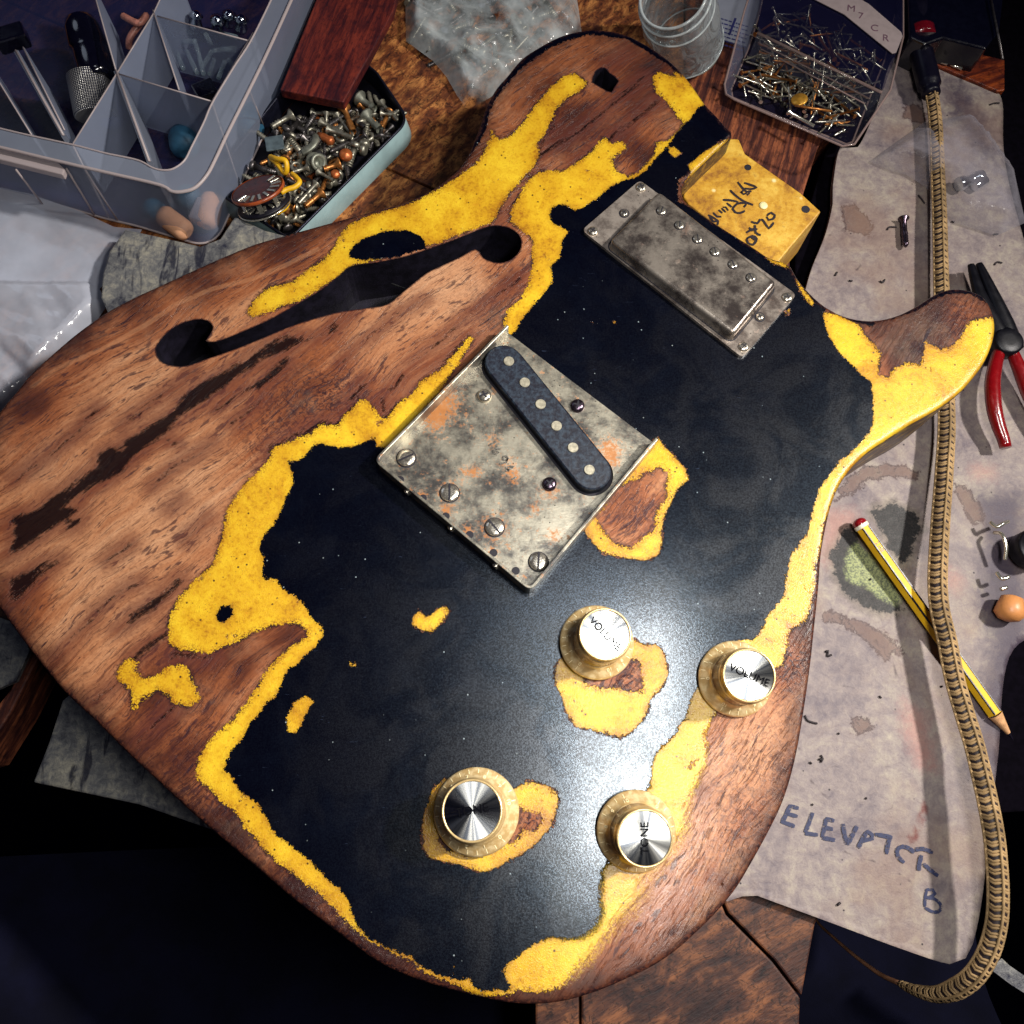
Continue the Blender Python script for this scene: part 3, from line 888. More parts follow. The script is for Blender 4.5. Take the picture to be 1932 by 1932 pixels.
def body_attrs(me, P):
    blk = np.full(len(P), 60.0)
    for q in blackP:
        blk = np.minimum(blk, sdf(tr2(q), P))
    for q in holesP:
        blk = np.maximum(blk, -sdf(tr2(q), P))
    yel = np.full(len(P), 60.0)
    for q in yellowP+holesP:
        yel = np.minimum(yel, sdf(tr2(q), P))
    for q in islands_wood:
        yel = np.maximum(yel, -sdf(tr2(q), P))
    crk = np.full(len(P), 60.0)
    for q in cracksPoly:
        crk = np.minimum(crk, sdf(tr2(q), P))
    for r, q in crackLines:
        crk = np.minimum(crk, sdline(tr2(q), r, P))
    cre = np.full(len(P), 60.0)
    for r, q in creaseP:
        cre = np.minimum(cre, sdline(tr2(q), r, P))
    edge = -sdf([(p.x, p.y) for p in ol], P)
    fe = np.minimum(sdf([(p.x, p.y) for p in fh], P), sdf([(p.x, p.y) for p in sl], P))
    for nm, arr in (('blk', blk), ('yel', yel), ('crk', crk), ('cre', cre), ('edge', edge), ('fed', fe), ('tone', blobs(P, tones)), ('soft', blobs(P, softz)), ('mot', blobs(P, mottle))):
        set_attr(me, nm, np.clip(arr, -60, 60))


# ---- shader shared by the top face, the rounded edge and the sides
gc = None


def line_meet(a, b, c, d):
    x1, y1, x2, y2, x3, y3, x4, y4 = a.x, a.y, b.x, b.y, c.x, c.y, d.x, d.y
    D = (x1-x2)*(y3-y4)-(y1-y2)*(x3-x4)
    return ((x1*y2-y1*x2)*(x3-x4)-(x1-x2)*(x3*y4-y3*x4))/D, ((x1*y2-y1*x2)*(y3-y4)-(y1-y2)*(x3*y4-y3*x4))/D


GX, GY = line_meet(W(100, 1000, Z_TOP), W(300, 848, Z_TOP), W(1300, 1700, Z_TOP), W(1420, 1510, Z_TOP))
_o = origin_of(guitar)*1000
t = NT('worn_guitar_finish')
v = t.coord()
s = t.sep(v)
dx = t.math('SUBTRACT', GX-_o.x, s[0])
dy = t.math('SUBTRACT', GY-_o.y, s[1])
rad = t.math('SQRT', t.math('ADD', t.math('MULTIPLY', dx, dx), t.math('MULTIPLY', dy, dy)))
ang = t.math('MULTIPLY', t.math('ARCTAN2', dy, dx), 700.0)
wrp = t.noise(v, 0.02, 3, 0.5)
ang = t.math('ADD', ang, t.math('MULTIPLY', t.math('SUBTRACT', wrp, 0.5), 9.0))
gv = t.comb(rad, ang, s[2])
big = t.noise(t.vmath('MULTIPLY', gv, (0.010, 0.16, 0.1)), 1.0, 4, 0.6, 0.0)
fib = t.noise(t.vmath('MULTIPLY', gv, (0.045, 1.0, 0.5)), 1.0, 5, 0.68)
por = t.noise(t.vmath('MULTIPLY', gv, (0.13, 2.4, 0.8)), 1.0, 4, 0.62, 0.0)
por2 = t.noise(t.vmath('MULTIPLY', gv, (0.06, 0.9, 0.5)), 1.0, 6, 0.68, 0.0)
mot = t.noise(v, 0.55, 5, 0.7, 0.8)
nA = t.noise(v, 0.16, 6, 0.68)
nB = t.noise(v, 0.75, 5, 0.7)
nC = t.noise(v, 2.2, 3, 0.6)
tone = t.math('ADD', t.attr('tone'), t.math('MULTIPLY', t.math('SUBTRACT', big, 0.5), 1.6))
tone = t.math('ADD', tone, t.math('MULTIPLY', t.math('SUBTRACT', fib, 0.5), 1.3))
wood = t.ramp(t.math('ADD', t.math('MULTIPLY', tone, 0.32), 0.50), [(0.08, lin(26, 13, 18)), (0.28, lin(84, 42, 26)), (0.45, lin(140, 82, 50)), (0.58, lin(174, 120, 84)), (0.8, lin(198, 152, 116))])
motm = t.math('MULTIPLY', t.math('ADD', t.attr('mot'), 0.15), t.step(mot, 0.47, 0.60))
wood = t.mix(t.math('MULTIPLY', motm, 0.8, clamp=True), wood, lin(48, 22, 26))
pr_ = t.step(t.math('SUBTRACT', por, t.math('MULTIPLY', tone, 0.02)), 0.55, 0.64)
wood = t.mix(t.math('MULTIPLY', pr_, t.math('ADD', 0.45, t.math('MULTIPLY', t.attr('mot'), 0.35)), clamp=True), wood, lin(48, 24, 28))
flk = t.noise(t.vmath('MULTIPLY', gv, (0.17, 1.15, 0.8)), 1.0, 3, 0.55)
fld = t.noise(t.vmath('MULTIPLY', gv, (0.02, 0.06, 0.1)), 1.0, 3, 0.6)
flm = t.step(t.math('ADD', flk, t.math('MULTIPLY', t.math('SUBTRACT', fld, 0.5), 0.45)), 0.60, 0.68)
wood = t.mix(t.math('MULTIPLY', flm, 0.72), wood, lin(40, 22, 34))
dusty = t.noise(v, 0.03, 5, 0.7)
wood = t.mix(t.math('MULTIPLY', t.step(dusty, 0.48, 0.70), 0.22), wood, lin(182, 146, 118))
fine = t.noise(t.vmath('MULTIPLY', gv, (0.5, 4.0, 1.0)), 1.0, 3, 0.6)
grit = t.noise(t.vmath('MULTIPLY', gv, (0.7, 1.9, 1.0)), 1.0, 4, 0.75)
wood = t.mix(t.math('MULTIPLY', t.step(grit, 0.52, 0.62), t.math('ADD', 0.3, t.math('MULTIPLY', t.attr('mot'), 0.25)), clamp=True), wood, lin(70, 36, 30))
wood = t.mix(t.math('MULTIPLY', t.step(fine, 0.42, 0.68), 0.22), wood, lin(96, 54, 44))
pr2 = t.step(t.math('SUBTRACT', por2, t.math('MULTIPLY', t.attr('tone'), 0.03)), 0.62, 0.68)
wood = t.mix(t.math('MULTIPLY', pr2, 0.8), wood, lin(26, 14, 30))
# cracks, torn along the grain
ck = t.math('ADD', t.attr('crk'), t.math('ADD', t.math('MULTIPLY', t.math('SUBTRACT', por2, 0.5), 6.5), t.math('MULTIPLY', t.math('SUBTRACT', nB, 0.5), 3.0)))
ckm = t.step(ck, 0.0, -1.6)
ckw = t.math('MULTIPLY', t.step(ck, 6.5, 0.0), 0.65)
wood = t.mix(ckw, wood, lin(88, 44, 36))
wood = t.mix(t.math('MULTIPLY', ckm, 0.94), wood, lin(10, 6, 10))
crem = t.step(t.math('ABSOLUTE', t.attr('cre')), 0.8, 0.2)
wood = t.mix(t.math('MULTIPLY', crem, 0.22), wood, lin(206, 150, 108))
# yellow coat
wob = t.math('ADD', t.math('MULTIPLY', t.math('SUBTRACT', nA, 0.5), 3.4), t.math('ADD', t.math('MULTIPLY', t.math('SUBTRACT', nB, 0.5), 4.0), t.math('MULTIPLY', t.math('SUBTRACT', nC, 0.5), 2.6)))
soft = t.attr('soft')
yd = t.math('ADD', t.attr('yel'), wob)
yd = t.math('ADD', yd, t.math('MULTIPLY', t.math('MULTIPLY', t.math('SUBTRACT', por, 0.5), soft), 6.0))
sw = t.math('ADD', 0.14, t.math('MULTIPLY', soft, 3.2))
ym = t.step(yd, sw, t.math('MULTIPLY', sw, -1.0))
thin = t.math('MULTIPLY', t.step(t.noise(v, 0.11, 6, 0.75, 0.3), 0.645, 0.68), t.step(yd, 0.0, -1.0))
ym = t.math('MULTIPLY', ym, t.math('SUBTRACT', 1.0, t.math('MULTIPLY', thin, 0.85)))
rim = t.math('MULTIPLY', t.step(yd, 1.5, 0.3), t.math('SUBTRACT', 1.0, ym))
rim = t.math('MULTIPLY', rim, t.step(nA, 0.38, 0.56))
rim = t.math('MULTIPLY', rim, t.math('SUBTRACT', 1.0, t.math('MULTIPLY', soft, 0.9, clamp=True)))
wood = t.mix(t.math('MULTIPLY', rim, 0.9), wood, lin(26, 12, 22))
yn = t.noise(v, 0.05, 6, 0.68, 0.5)
yel = t.ramp(t.math('ADD', t.math('MULTIPLY', yn, 0.6), t.math('MULTIPLY', nB, 0.4)), [(0.36, lin(152, 100, 18)), (0.47, lin(196, 150, 26)), (0.58, lin(218, 182, 40))])
gr1 = t.math('MULTIPLY', t.step(nB, 0.52, 0.68), 0.5)
yel = t.mix(gr1, yel, lin(176, 104, 20))
ygr = t.math('MULTIPLY', t.step(yd, -2.4, -0.1), t.step(nC, 0.44, 0.58))
ygb = t.math('MULTIPLY', t.step(t.math('ADD', t.attr('blk'), wob), 2.6, 0.0), t.step(nB, 0.44, 0.6))
ygr = t.math('MAXIMUM', ygr, t.math('MULTIPLY', ygb, 0.9))
yel = t.mix(t.math('MULTIPLY', ygr, 0.75), yel, lin(118, 66, 16))
pit = t.voro(v, 0.34, 'F1')
pits = t.math('MULTIPLY', t.step(pit, 0.17, 0.09), t.step(t.noise(v, 0.12, 2), 0.48, 0.55))
yel = t.mix(t.math('MULTIPLY', pits, 0.9), yel, lin(44, 22, 14))
pitb = t.voro(v, 1.1, 'F1')
yel = t.mix(t.math('MULTIPLY', t.math('MULTIPLY', t.step(pitb, 0.2, 0.1), t.step(nA, 0.52, 0.6)), 0.8), yel, lin(70, 40, 16))
base = t.mix(ym, wood, yel)
# black coat
bd = t.math('ADD', t.attr('blk'), t.math('MULTIPLY', wob, 0.8))
bd = t.math('ADD', bd, t.math('MULTIPLY', t.math('MULTIPLY', t.math('SUBTRACT', nC, 0.5), soft), 4.0))
bw_ = t.math('ADD', 0.12, t.math('MULTIPLY', soft, 1.6))
bm = t.step(bd, bw_, t.math('MULTIPLY', bw_, -1.0))
black = t.mix(t.step(t.noise(v, 0.05, 5, 0.65, 0.5), 0.42, 0.66), lin(2, 2, 10), lin(4, 5, 15))
dust = t.voro(v, 0.22, 'F1')
dusel = t.noise(v, 0.09, 2)
dm = t.math('MULTIPLY', t.step(dust, 0.075, 0.03), t.step(dusel, 0.49, 0.54))
black = t.mix(t.math('MULTIPLY', dm, 0.8), black, lin(176, 176, 170))
scr = t.noise(t.vmath('MULTIPLY', v, (0.25, 2.2, 1.0)), 1.0, 2, 0.5, 1.5)
black = t.mix(t.math('MULTIPLY', t.math('MULTIPLY', t.step(scr, 0.71, 0.75), t.step(nA, 0.5, 0.6)), 0.4), black, lin(70, 76, 96))
base = t.mix(bm, base, black)
# rounded edge: knocked and dark
burn = t.math('MULTIPLY', t.step(t.math('ADD', t.attr('edge'), t.math('MULTIPLY', t.math('SUBTRACT', nA, 0.5), 16.0)), 11.0, -1.0), 0.85)
base = t.mix(t.math('MULTIPLY', burn, t.math('SUBTRACT', 1.0, t.math('MAXIMUM', ym, bm))), base, lin(44, 20, 18))
em = t.math('ADD', t.attr('edge'), t.math('MULTIPLY', t.math('SUBTRACT', nA, 0.5), 5.0))
edm = t.math('MULTIPLY', t.step(em, 2.2, 0.2), 0.9)
base = t.mix(t.math('MULTIPLY', edm, t.math('SUBTRACT', 1.0, t.math('MULTIPLY', ym, 0.6))), base, t.mix(t.step(nB, 0.45, 0.6), lin(24, 12, 18), lin(92, 50, 36)))
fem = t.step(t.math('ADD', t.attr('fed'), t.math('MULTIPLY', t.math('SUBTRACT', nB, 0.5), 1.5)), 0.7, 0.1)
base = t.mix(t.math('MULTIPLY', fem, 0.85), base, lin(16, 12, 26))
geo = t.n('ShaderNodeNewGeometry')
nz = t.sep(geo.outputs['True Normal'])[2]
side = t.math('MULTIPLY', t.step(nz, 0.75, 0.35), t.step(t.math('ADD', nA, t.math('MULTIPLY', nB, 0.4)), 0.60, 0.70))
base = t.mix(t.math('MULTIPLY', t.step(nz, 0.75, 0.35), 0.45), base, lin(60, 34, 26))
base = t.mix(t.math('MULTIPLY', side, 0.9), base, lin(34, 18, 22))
# gloss: nitro lacquer with orange peel
peel = t.noise(v, 1.0, 4, 0.7)
peel2 = t.noise(v, 2.6, 2, 0.5)
hgt = t.mixf(bm, t.math('MULTIPLY', ym, 2.2), 4.4)
woodh = t.math('ADD', t.math('MULTIPLY', fib, 1.3), t.math('MULTIPLY', t.math('SUBTRACT', 1.0, t.math('MAXIMUM', pr_, pr2)), 0.6))
woodh = t.math('ADD', woodh, t.math('MULTIPLY', t.math('MULTIPLY', t.attr('mot'), mot), 1.6))
woodh = t.math('SUBTRACT', woodh, t.math('MULTIPLY', ckm, 3.0))
hgt = t.math('ADD', hgt, t.math('MULTIPLY', t.math('SUBTRACT', 1.0, t.math('MAXIMUM', bm, ym)), woodh))
hgt = t.math('ADD', hgt, t.math('MULTIPLY', t.math('MULTIPLY', ym, t.math('SUBTRACT', 1.0, bm)), t.math('MULTIPLY', nC, 0.7)))
hgt = t.math('ADD', hgt, t.math('ADD', t.math('MULTIPLY', peel, 0.09), t.math('MULTIPLY', peel2, 0.075)))
nrmz = t.bump(hgt, 0.9, 0.00017)
smud = t.noise(v, 0.035, 5, 0.65, 0.8)
rgh = t.mixf(bm, t.math('SUBTRACT', t.mixf(ym, 0.52, 0.44), t.math('MULTIPLY', soft, 0.14)), t.mixf(t.step(smud, 0.4, 0.6), 0.21, 0.27))
grain = t.noise(v, 1.9, 2, 0.5)
sp_ = t.math('MULTIPLY', t.math('ADD', t.mixf(bm, t.mixf(ym, 0.5, 0.6), 1.0), t.math('MULTIPLY', soft, 0.45)), t.mixf(bm, 1.0, t.mixf(t.step(grain, 0.38, 0.62), 0.4, 1.35)))
sp_ = t.math('MULTIPLY', sp_, t.mixf(t.step(smud, 0.38, 0.62), 1.0, 0.75))
sp_ = t.math('MULTIPLY', sp_, t.math('SUBTRACT', 1.0, t.math('MULTIPLY', t.math('MAXIMUM', fem, t.math('MULTIPLY', ckm, t.math('SUBTRACT', 1.0, t.math('MAXIMUM', bm, ym)))), 0.85)))
stint = t.mix(bm, (1, 1, 1, 1), (0.6, 0.82, 1.0, 1))
gcoat = t.mixf(t.step(grain, 0.38, 0.62), 0.55, 1.0)
cw = t.math('MULTIPLY', t.math('ADD', t.mixf(bm, t.mixf(ym, 0.22, 0.55), 0.95), t.math('MULTIPLY', soft, 0.5), clamp=True), gcoat)
cw = t.math('MULTIPLY', cw, t.math('SUBTRACT', 1.0, t.math('MULTIPLY', fem, 0.8)))
M_BODY = t.done(t.bsdf(Base_Color=base, Roughness=t.mixf(bm, 0.5, 0.24), Normal=nrmz, Specular_IOR_Level=t.math('MULTIPLY', sp_, 0.35), Specular_Tint=stint, Coat_Weight=cw, Coat_Roughness=t.mixf(t.step(smud, 0.4, 0.6), 0.19, 0.26), Coat_Tint=t.mix(bm, (1, 1, 1, 1), (0.62, 0.82, 1.0, 1)), Coat_IOR=1.6, Coat_Normal=nrmz))

inner = inset(RND)
vo, F = fill_grid([(p.x, p.y) for p in inner], [[(p.x, p.y) for p in fh], [(p.x, p.y) for p in sl]], 1.35)
verts = [(x, y, Z_TOP) for x, y in vo]
key = {(round(x, 3), round(y, 3)): i for i, (x, y) in enumerate(vo)}
faces = [tuple(int(i) for i in f) for f in F]
prev = []
for p in inner:
    k = key.get((round(p.x, 3), round(p.y, 3)))
    if k is None:
        k = int(np.argmin((vo[:, 0]-p.x)**2+(vo[:, 1]-p.y)**2))
    prev.append(k)
levels = [(RND*(1-math.sin(a)), RND*(1-math.cos(a))) for a in (math.radians(30), math.radians(60), math.radians(90))]
levels += [(0, 10), (0, 22), (0, 33), (0, 40.5), (1.5, 43)]
for ins, dz in levels:
    cur = []
    for i in range(nO):
        p = ol[i]+nrm[i]*ins
        cur.append(len(verts))
        verts.append((p.x, p.y, Z_TOP-dz))
    for i in range(nO):
        j = (i+1) % nO
        faces.append((prev[i], cur[i], cur[j], prev[j]))
    prev = cur
body = obj('body', verts, faces, M_BODY, guitar, True)
body_attrs(body.data, np.array([(a[0], a[1]) for a in verts]))

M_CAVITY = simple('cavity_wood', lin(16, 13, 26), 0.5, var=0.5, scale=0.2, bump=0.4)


def cavity(loop, depth, name):
    n = len(loop)
    a = [(p.x, p.y, Z_TOP-0.02) for p in loop]
    b = [(p.x, p.y, Z_TOP-depth) for p in loop]
    vv = a+b
    ff = [(i, (i+1) % n, n+(i+1) % n, n+i) for i in range(n)]+[tuple(range(n, 2*n))]
    return obj(name, vv, ff, M_CAVITY, guitar, False)


cavity(fh, 26.0, 'sound_hole')
cavity(sl, 24.0, 'switch_hole')

# stray debris wire lying in the sound hole
M_STEEL = simple('bright_steel', lin(190, 188, 176), 0.25, 1.0, var=0.15)
q = WL([(738, 535), (752, 540), (768, 546)], Z_TOP-5)
MB().tube(catmull(q, 1.0), 0.35, 6).build('wire_end', M_STEEL, guitar)

# ---- neck pocket
PZ = Z_TOP-11.0
pocketP = [(1288, 352), (1290, 372), (1299, 385), (1355, 427), (1419, 477), (1452, 493), (1469, 494), (1492, 466), (1549, 399), (1511, 364), (1406, 290), (1394, 262), (1330, 260), (1250, 330)]
pw = WL(pocketP, PZ)
po = catmull([Vector((p.x, p.y, 0)) for p in pw[:4]], 3)+[Vector((p.x, p.y, 0)) for p in pw[4:]]
t = NT('pocket_yellow')
v = t.coord()
n1 = t.noise(v, 0.06, 5, 0.65, 0.8)
n2 = t.noise(v, 0.4, 5, 0.7)
c = t.ramp(t.math('ADD', t.math('MULTIPLY', n1, 0.6), t.math('MULTIPLY', n2, 0.4)), [(0.38, lin(130, 84, 26)), (0.5, lin(184, 136, 36)), (0.62, lin(210, 172, 70))])
c = t.mix(t.math('MULTIPLY', t.step(n2, 0.56, 0.68), 0.5), c, lin(120, 72, 20))
c = t.mix(t.math('MULTIPLY', t.step(t.voro(v, 0.12), 0.16, 0.05), t.step(n1, 0.5, 0.54)), c, lin(224, 206, 150))
M_POCKET = t.done(t.bsdf(Base_Color=c, Roughness=0.5, Normal=t.bump(n2, 0.4, 0.0004)))
pk = MB().prism([(p.x, p.y) for p in po], 17.0, PZ).build('neck_pocket', M_POCKET, guitar, bevel=0.6)
M_INK = simple('black_ink', lin(26, 14, 22), 0.5, var=0.2)
OZ = (1257.8, 271.7)
write([[(480, 830), (560, 870), (600, 900), (590, 950)], [(500, 850), (545, 905), (600, 905)], [(540, 800), (590, 850), (640, 850)], [(605, 770), (650, 810)], [(640, 750), (690, 800)], [(655, 740), (690, 740), (720, 780)],
       [(700, 690), (760, 740)], [(655, 655), (740, 660), (830, 680), (800, 720), (770, 760), (800, 800), (860, 808), (915, 780)], [(740, 540), (800, 600), (900, 670), (1010, 715)],
       [(830, 700), (870, 690), (930, 700), (900, 740)], [(828, 445), (880, 510), (930, 560)], [(860, 560), (900, 590), (940, 560), (900, 540), (870, 570)], [(905, 455), (980, 480), (1050, 510), (980, 530), (910, 520)],
       [(930, 560), (990, 555)], [(940, 600), (970, 570)],
       [(1170, 840), (1220, 805), (1262, 835), (1240, 880), (1190, 890), (1165, 850)], [(1115, 880), (1170, 960), (1195, 990), (1250, 920)], [(1115, 880), (1105, 900)], [(985, 910), (1060, 930), (1090, 880)],
       [(930, 1040), (1000, 1000), (1060, 1000)], [(1030, 950), (1040, 1040), (1100, 1070)], [(960, 980), (1010, 1020)], [(935, 1110), (1000, 1080), (1050, 1110), (1010, 1180), (950, 1160), (935, 1110)], [(985, 1090), (1040, 1130)]],
      OZ, 1.05, M_INK, pk, lambda x, y: PZ-0.3, s=0.16146, z=PZ)
M_HOLE = simple('hole_dark', (0.004, 0.003, 0.010, 1), 0.7)  # near-black stands for the shade inside holes, wells, gaps and slots
for a, b, r in ((1411, 316, 1.5), (1520, 395, 1.8), (1283, 330, 0)):
    if r:
        c0 = W(a, b, PZ)
        MB().lathe([(r, -6), (r, 0.12), (r*0.8, 0.13), (r*0.8, -2)], (c0.x, c0.y, PZ), cap=False, n=20).lathe([(r, -1.0), (r*0.9, 0.1)], (c0.x, c0.y, PZ), n=20).build('screw_hole', M_HOLE, pk)
c0 = W(1440, 388, PZ)
MB().lathe([(2.0, 0.0), (1.6, 0.5), (0.8, 0.7)], (c0.x, c0.y, PZ), n=20).build('paint_chip', simple('chip', lin(226, 214, 160), 0.6), pk, True)


# ---- metals
def aged_metal(name, base, dark, rust, rust_spots, rough=0.36, metal=0.85, rust_amt=0.5):
    """nickel dulled by age; rust_spots: frame x, y, radius where rust blooms"""
    t = NT(name)
    v = t.coord()
    n1 = t.noise(v, 0.08, 6, 0.7, 0.15)
    n2 = t.noise(v, 0.7, 5, 0.7)
    brush = t.noise(t.vmath('MULTIPLY', v, (0.5, 3.0, 1.0)), 1.0, 3, 0.6)
    c = t.mix(t.step(n1, 0.36, 0.62), dark, base)
    c = t.mix(t.math('MULTIPLY', t.step(n2, 0.5, 0.7), 0.35), c, dark)
    rm = t.attr('rust')
    rm = t.math('ADD', rm, t.math('MULTIPLY', t.math('SUBTRACT', n2, 0.5), 4.5))
    rmk = t.math('MULTIPLY', t.step(rm, 0.3, 1.3), rust_amt)
    rmk2 = t.math('MULTIPLY', t.step(t.noise(v, 0.28, 5, 0.7), 0.6, 0.68), rust_amt*0.7)
    r = t.math('MAXIMUM', rmk, rmk2)
    c = t.mix(r, c, t.mix(n2, rust, tuple(x*0.4 for x in rust[:3])+(1,)))
    pit = t.voro(v, 0.35)
    pm = t.math('MULTIPLY', t.step(pit, 0.12, 0.06), t.step(n1, 0.48, 0.54))
    c = t.mix(t.math('MULTIPLY', pm, 0.9), c, lin(20, 14, 20))
    rough_s = t.math('ADD', t.mixf(n1, rough-0.1, rough+0.12), t.math('MULTIPLY', r, 0.35))
    return t.done(t.bsdf(Base_Color=c, Metallic=t.math('MULTIPLY', t.math('SUBTRACT', 1.0, r), metal), Roughness=rough_s, Normal=t.bump(t.math('ADD', t.math('MULTIPLY', n2, 0.6), t.math('MULTIPLY', brush, 0.4)), 0.3, 0.0003)))


M_PLATE = aged_metal('aged_bridge_plate', lin(186, 180, 162), lin(92, 90, 88), lin(196, 122, 50), None, 0.32, 0.7, 0.9)
M_COVER = aged_metal('aged_pickup_cover', lin(186, 176, 164), lin(92, 84, 82), lin(140, 92, 62), None, 0.26, 0.78, 0.4)
M_FRAME = aged_metal('aged_pickup_frame', lin(206, 194, 182), lin(120, 108, 102), lin(150, 100, 70), None, 0.26, 0.72, 0.4)
M_SCREW = simple('nickel_screw', lin(214, 206, 190), 0.22, 0.9, var=0.3, scale=1.2)
M_DARKSCREW = simple('dark_screw', lin(92, 80, 92), 0.25, 0.95, var=0.4, scale=1.5)
M_SLOT = M_HOLE


def rounded(poly, rads, n=6):
    """round the corners of a polygon (mm)"""
    m = len(poly)
    out = []
    for i in range(m):
        p, a, b = Vector(poly[i]), Vector(poly[i-1]), Vector(poly[(i+1) % m])
        r = rads[i] if isinstance(rads, (list, tuple)) else rads
        if r <= 0:
            out.append(p)
            continue
        u, w = (a-p).normalized(), (b-p).normalized()
        half = math.acos(max(-1, min(1, u.dot(w))))/2
        d = min(r/math.tan(half), (a-p).length*0.45, (b-p).length*0.45)
        p0, p1 = p+u*d, p+w*d
        for k in range(n+1):
            s_ = k/n
            out.append((1-s_)**2*p0+2*s_*(1-s_)*p+s_*s_*p1)
    return out


def v2(P, z):
    return [Vector((p.x, p.y)) for p in WL(P, z)]


def inset_poly(poly, d):
    """move every point of a convex loop towards the inside by d"""
    m = len(poly)
    ar = sum(poly[i].x*poly[(i+1) % m].y-poly[(i+1) % m].x*poly[i].y for i in range(m))
    sg = 1 if ar > 0 else -1
    out = []
    for i in range(m):
        tt = (poly[(i+1) % m]-poly[i-1]).normalized()
        out.append(poly[i]+Vector((-tt.y, tt.x))*d*sg)
    return out


def loft(rings, closed=True, cap0=False, cap1=False):
    n = len(rings[0])
    vv = [tuple(p) for r in rings for p in r]
    ff = []
    for i in range(len(rings)-1):
        for k in range(n if closed else n-1):
            ff.append((i*n+k, i*n+(k+1) % n, (i+1)*n+(k+1) % n, (i+1)*n+k))
    if cap0:
        ff.append(tuple(range(n))[::-1])
    if cap1:
        ff.append(tuple((len(rings)-1)*n+k for k in range(n)))
    return vv, ff


def screw_head(name, c, r, kind, mat, parent, ang=0.0, h=0.9):
    b = MB().lathe([(r, -0.4), (r, h*0.3), (r*0.93, h*0.62), (r*0.7, h*0.92), (r*0.35, h*1.03), (0.01, h*1.06)], c, n=24, cap=False)
    o = b.build(name, mat, parent, True)
    return o


def screw(c, r, kind, mat, parent, ang=0.0, h=0.9):
    """domed or flat head; dark bars on top stand for the shaded slot or cross"""
    prof = [(r, -0.4), (r, h*0.3), (r*0.93, h*0.62), (r*0.7, h*0.92), (r*0.35, h*1.03), (0.01, h*1.06)]
    if kind == 'slot':
        prof = [(r, -0.4), (r, h*0.55), (r*0.95, h*0.8), (r*0.5, h*0.88), (0.01, h*0.9)]
    hd = MB().lathe(prof, c, n=24, cap=False)
    me_f = len(hd.f)
    w, L = (0.16*r, 1.92*r) if kind == 'slot' else (0.17*r, 1.15*r)
    R = Matrix.Rotation(ang, 3, 'Z')
    top = c[2]+(h*0.93 if kind == 'slot' else h*1.05)
    hd.box((c[0], c[1], top), (L, w*1.3, 0.12), rot=R)
    if kind != 'slot':
        hd.box((c[0], c[1], top+0.004), (w*1.3, L, 0.12), rot=R)
    o = hd.build('screw', mat, parent, False)
    o.data.materials.append(M_SLOT)
    n_ = len(o.data.polygons)
    mi = [0]*n_
    for k in range(n_):
        if k >= me_f:
            mi[k] = 1
    o.data.polygons.foreach_set('material_index', mi)
    o.data.polygons.foreach_set('use_smooth', [k < me_f for k in range(n_)])
    return o


def rust_attr(o, spots, z):
    me = o.data
    P = np.array([(p.co.x, p.co.y) for p in me.vertices])*1000
    base = origin_of(o)*1000
    P[:, 0] += base.x
    P[:, 1] += base.y
    set_attr(me, 'rust', blobs(P, spots, z))


def gridded(loop, holes, z, thick, step=1.2):
    """a plate: fine grid on top (for shading attributes), skirt down"""
    vo, F = fill_grid([(p.x, p.y) for p in loop], holes, step)
    vv = [(x, y, z) for x, y in vo]
    ff = [tuple(int(i) for i in f) for f in F]
    n0 = len(vv)
    vv += [(p.x, p.y, z) for p in loop]+[(p.x, p.y, z-thick) for p in loop]
    m = len(loop)
    ff += [(n0+i, n0+m+i, n0+m+(i+1) % m, n0+(i+1) % m) for i in range(m)]
    for h in holes:
        s0 = len(vv)
        k = len(h)
        vv += [(p[0], p[1], z) for p in h]+[(p[0], p[1], z-thick) for p in h]
        ff += [(s0+i, s0+(i+1) % k, s0+k+(i+1) % k, s0+k+i) for i in range(k)]
    return vv, ff


def resample(loop, step):
    out = []
    m = len(loop)
    for i in range(m):
        a, b = loop[i], loop[(i+1) % m]
        k = max(1, int((b-a).length/step))
        out += [a+(b-a)*(j/k) for j in range(k)]
    return out


# ---- neck humbucker
FZ = Z_TOP+1.6
fr = rounded(v2([(1207, 340), (1098, 434), (1401, 675), (1503, 556)], FZ), 2.2)
fr = resample(fr, 1.5)
vv, ff = gridded(fr, [], FZ, 1.5)
pickup = obj('neck_pickup', vv, ff, M_FRAME, guitar, False, bevel=0)
rust_attr(pickup, [(1110, 440, 20, 0.7), (1250, 520, 15, 0.6), (1330, 620, 18, 0.6)], FZ)
cv0 = rounded(v2([(1243, 361), (1150, 455), (1384, 634), (1466, 534)], FZ+4), 2.4)
rings = []
for ins, z in ((-0.5, FZ), (0.0, FZ+0.5), (0.0, FZ+3.2), (0.25, FZ+4.0), (0.8, FZ+4.55), (1.5, FZ+4.7)):
    rings.append([(p.x, p.y, z) for p in inset_poly(cv0, ins)])
topl = [Vector((p[0], p[1])) for p in rings[-1]]
vv, ff = loft(rings)
hv, hf = fill_grid([(p.x, p.y) for p in topl], [], 1.4)
n0 = len(vv)
vv += [(x, y, FZ+4.7) for x, y in hv]
ff += [tuple(int(i)+n0 for i in f) for f in hf]
cover = obj('pickup_cover', vv, ff, M_COVER, pickup, True)
rust_attr(cover, [(1290, 440, 14, 0.9), (1180, 440, 20, 0.4), (1300, 430, 12, 0.7)], FZ+4)
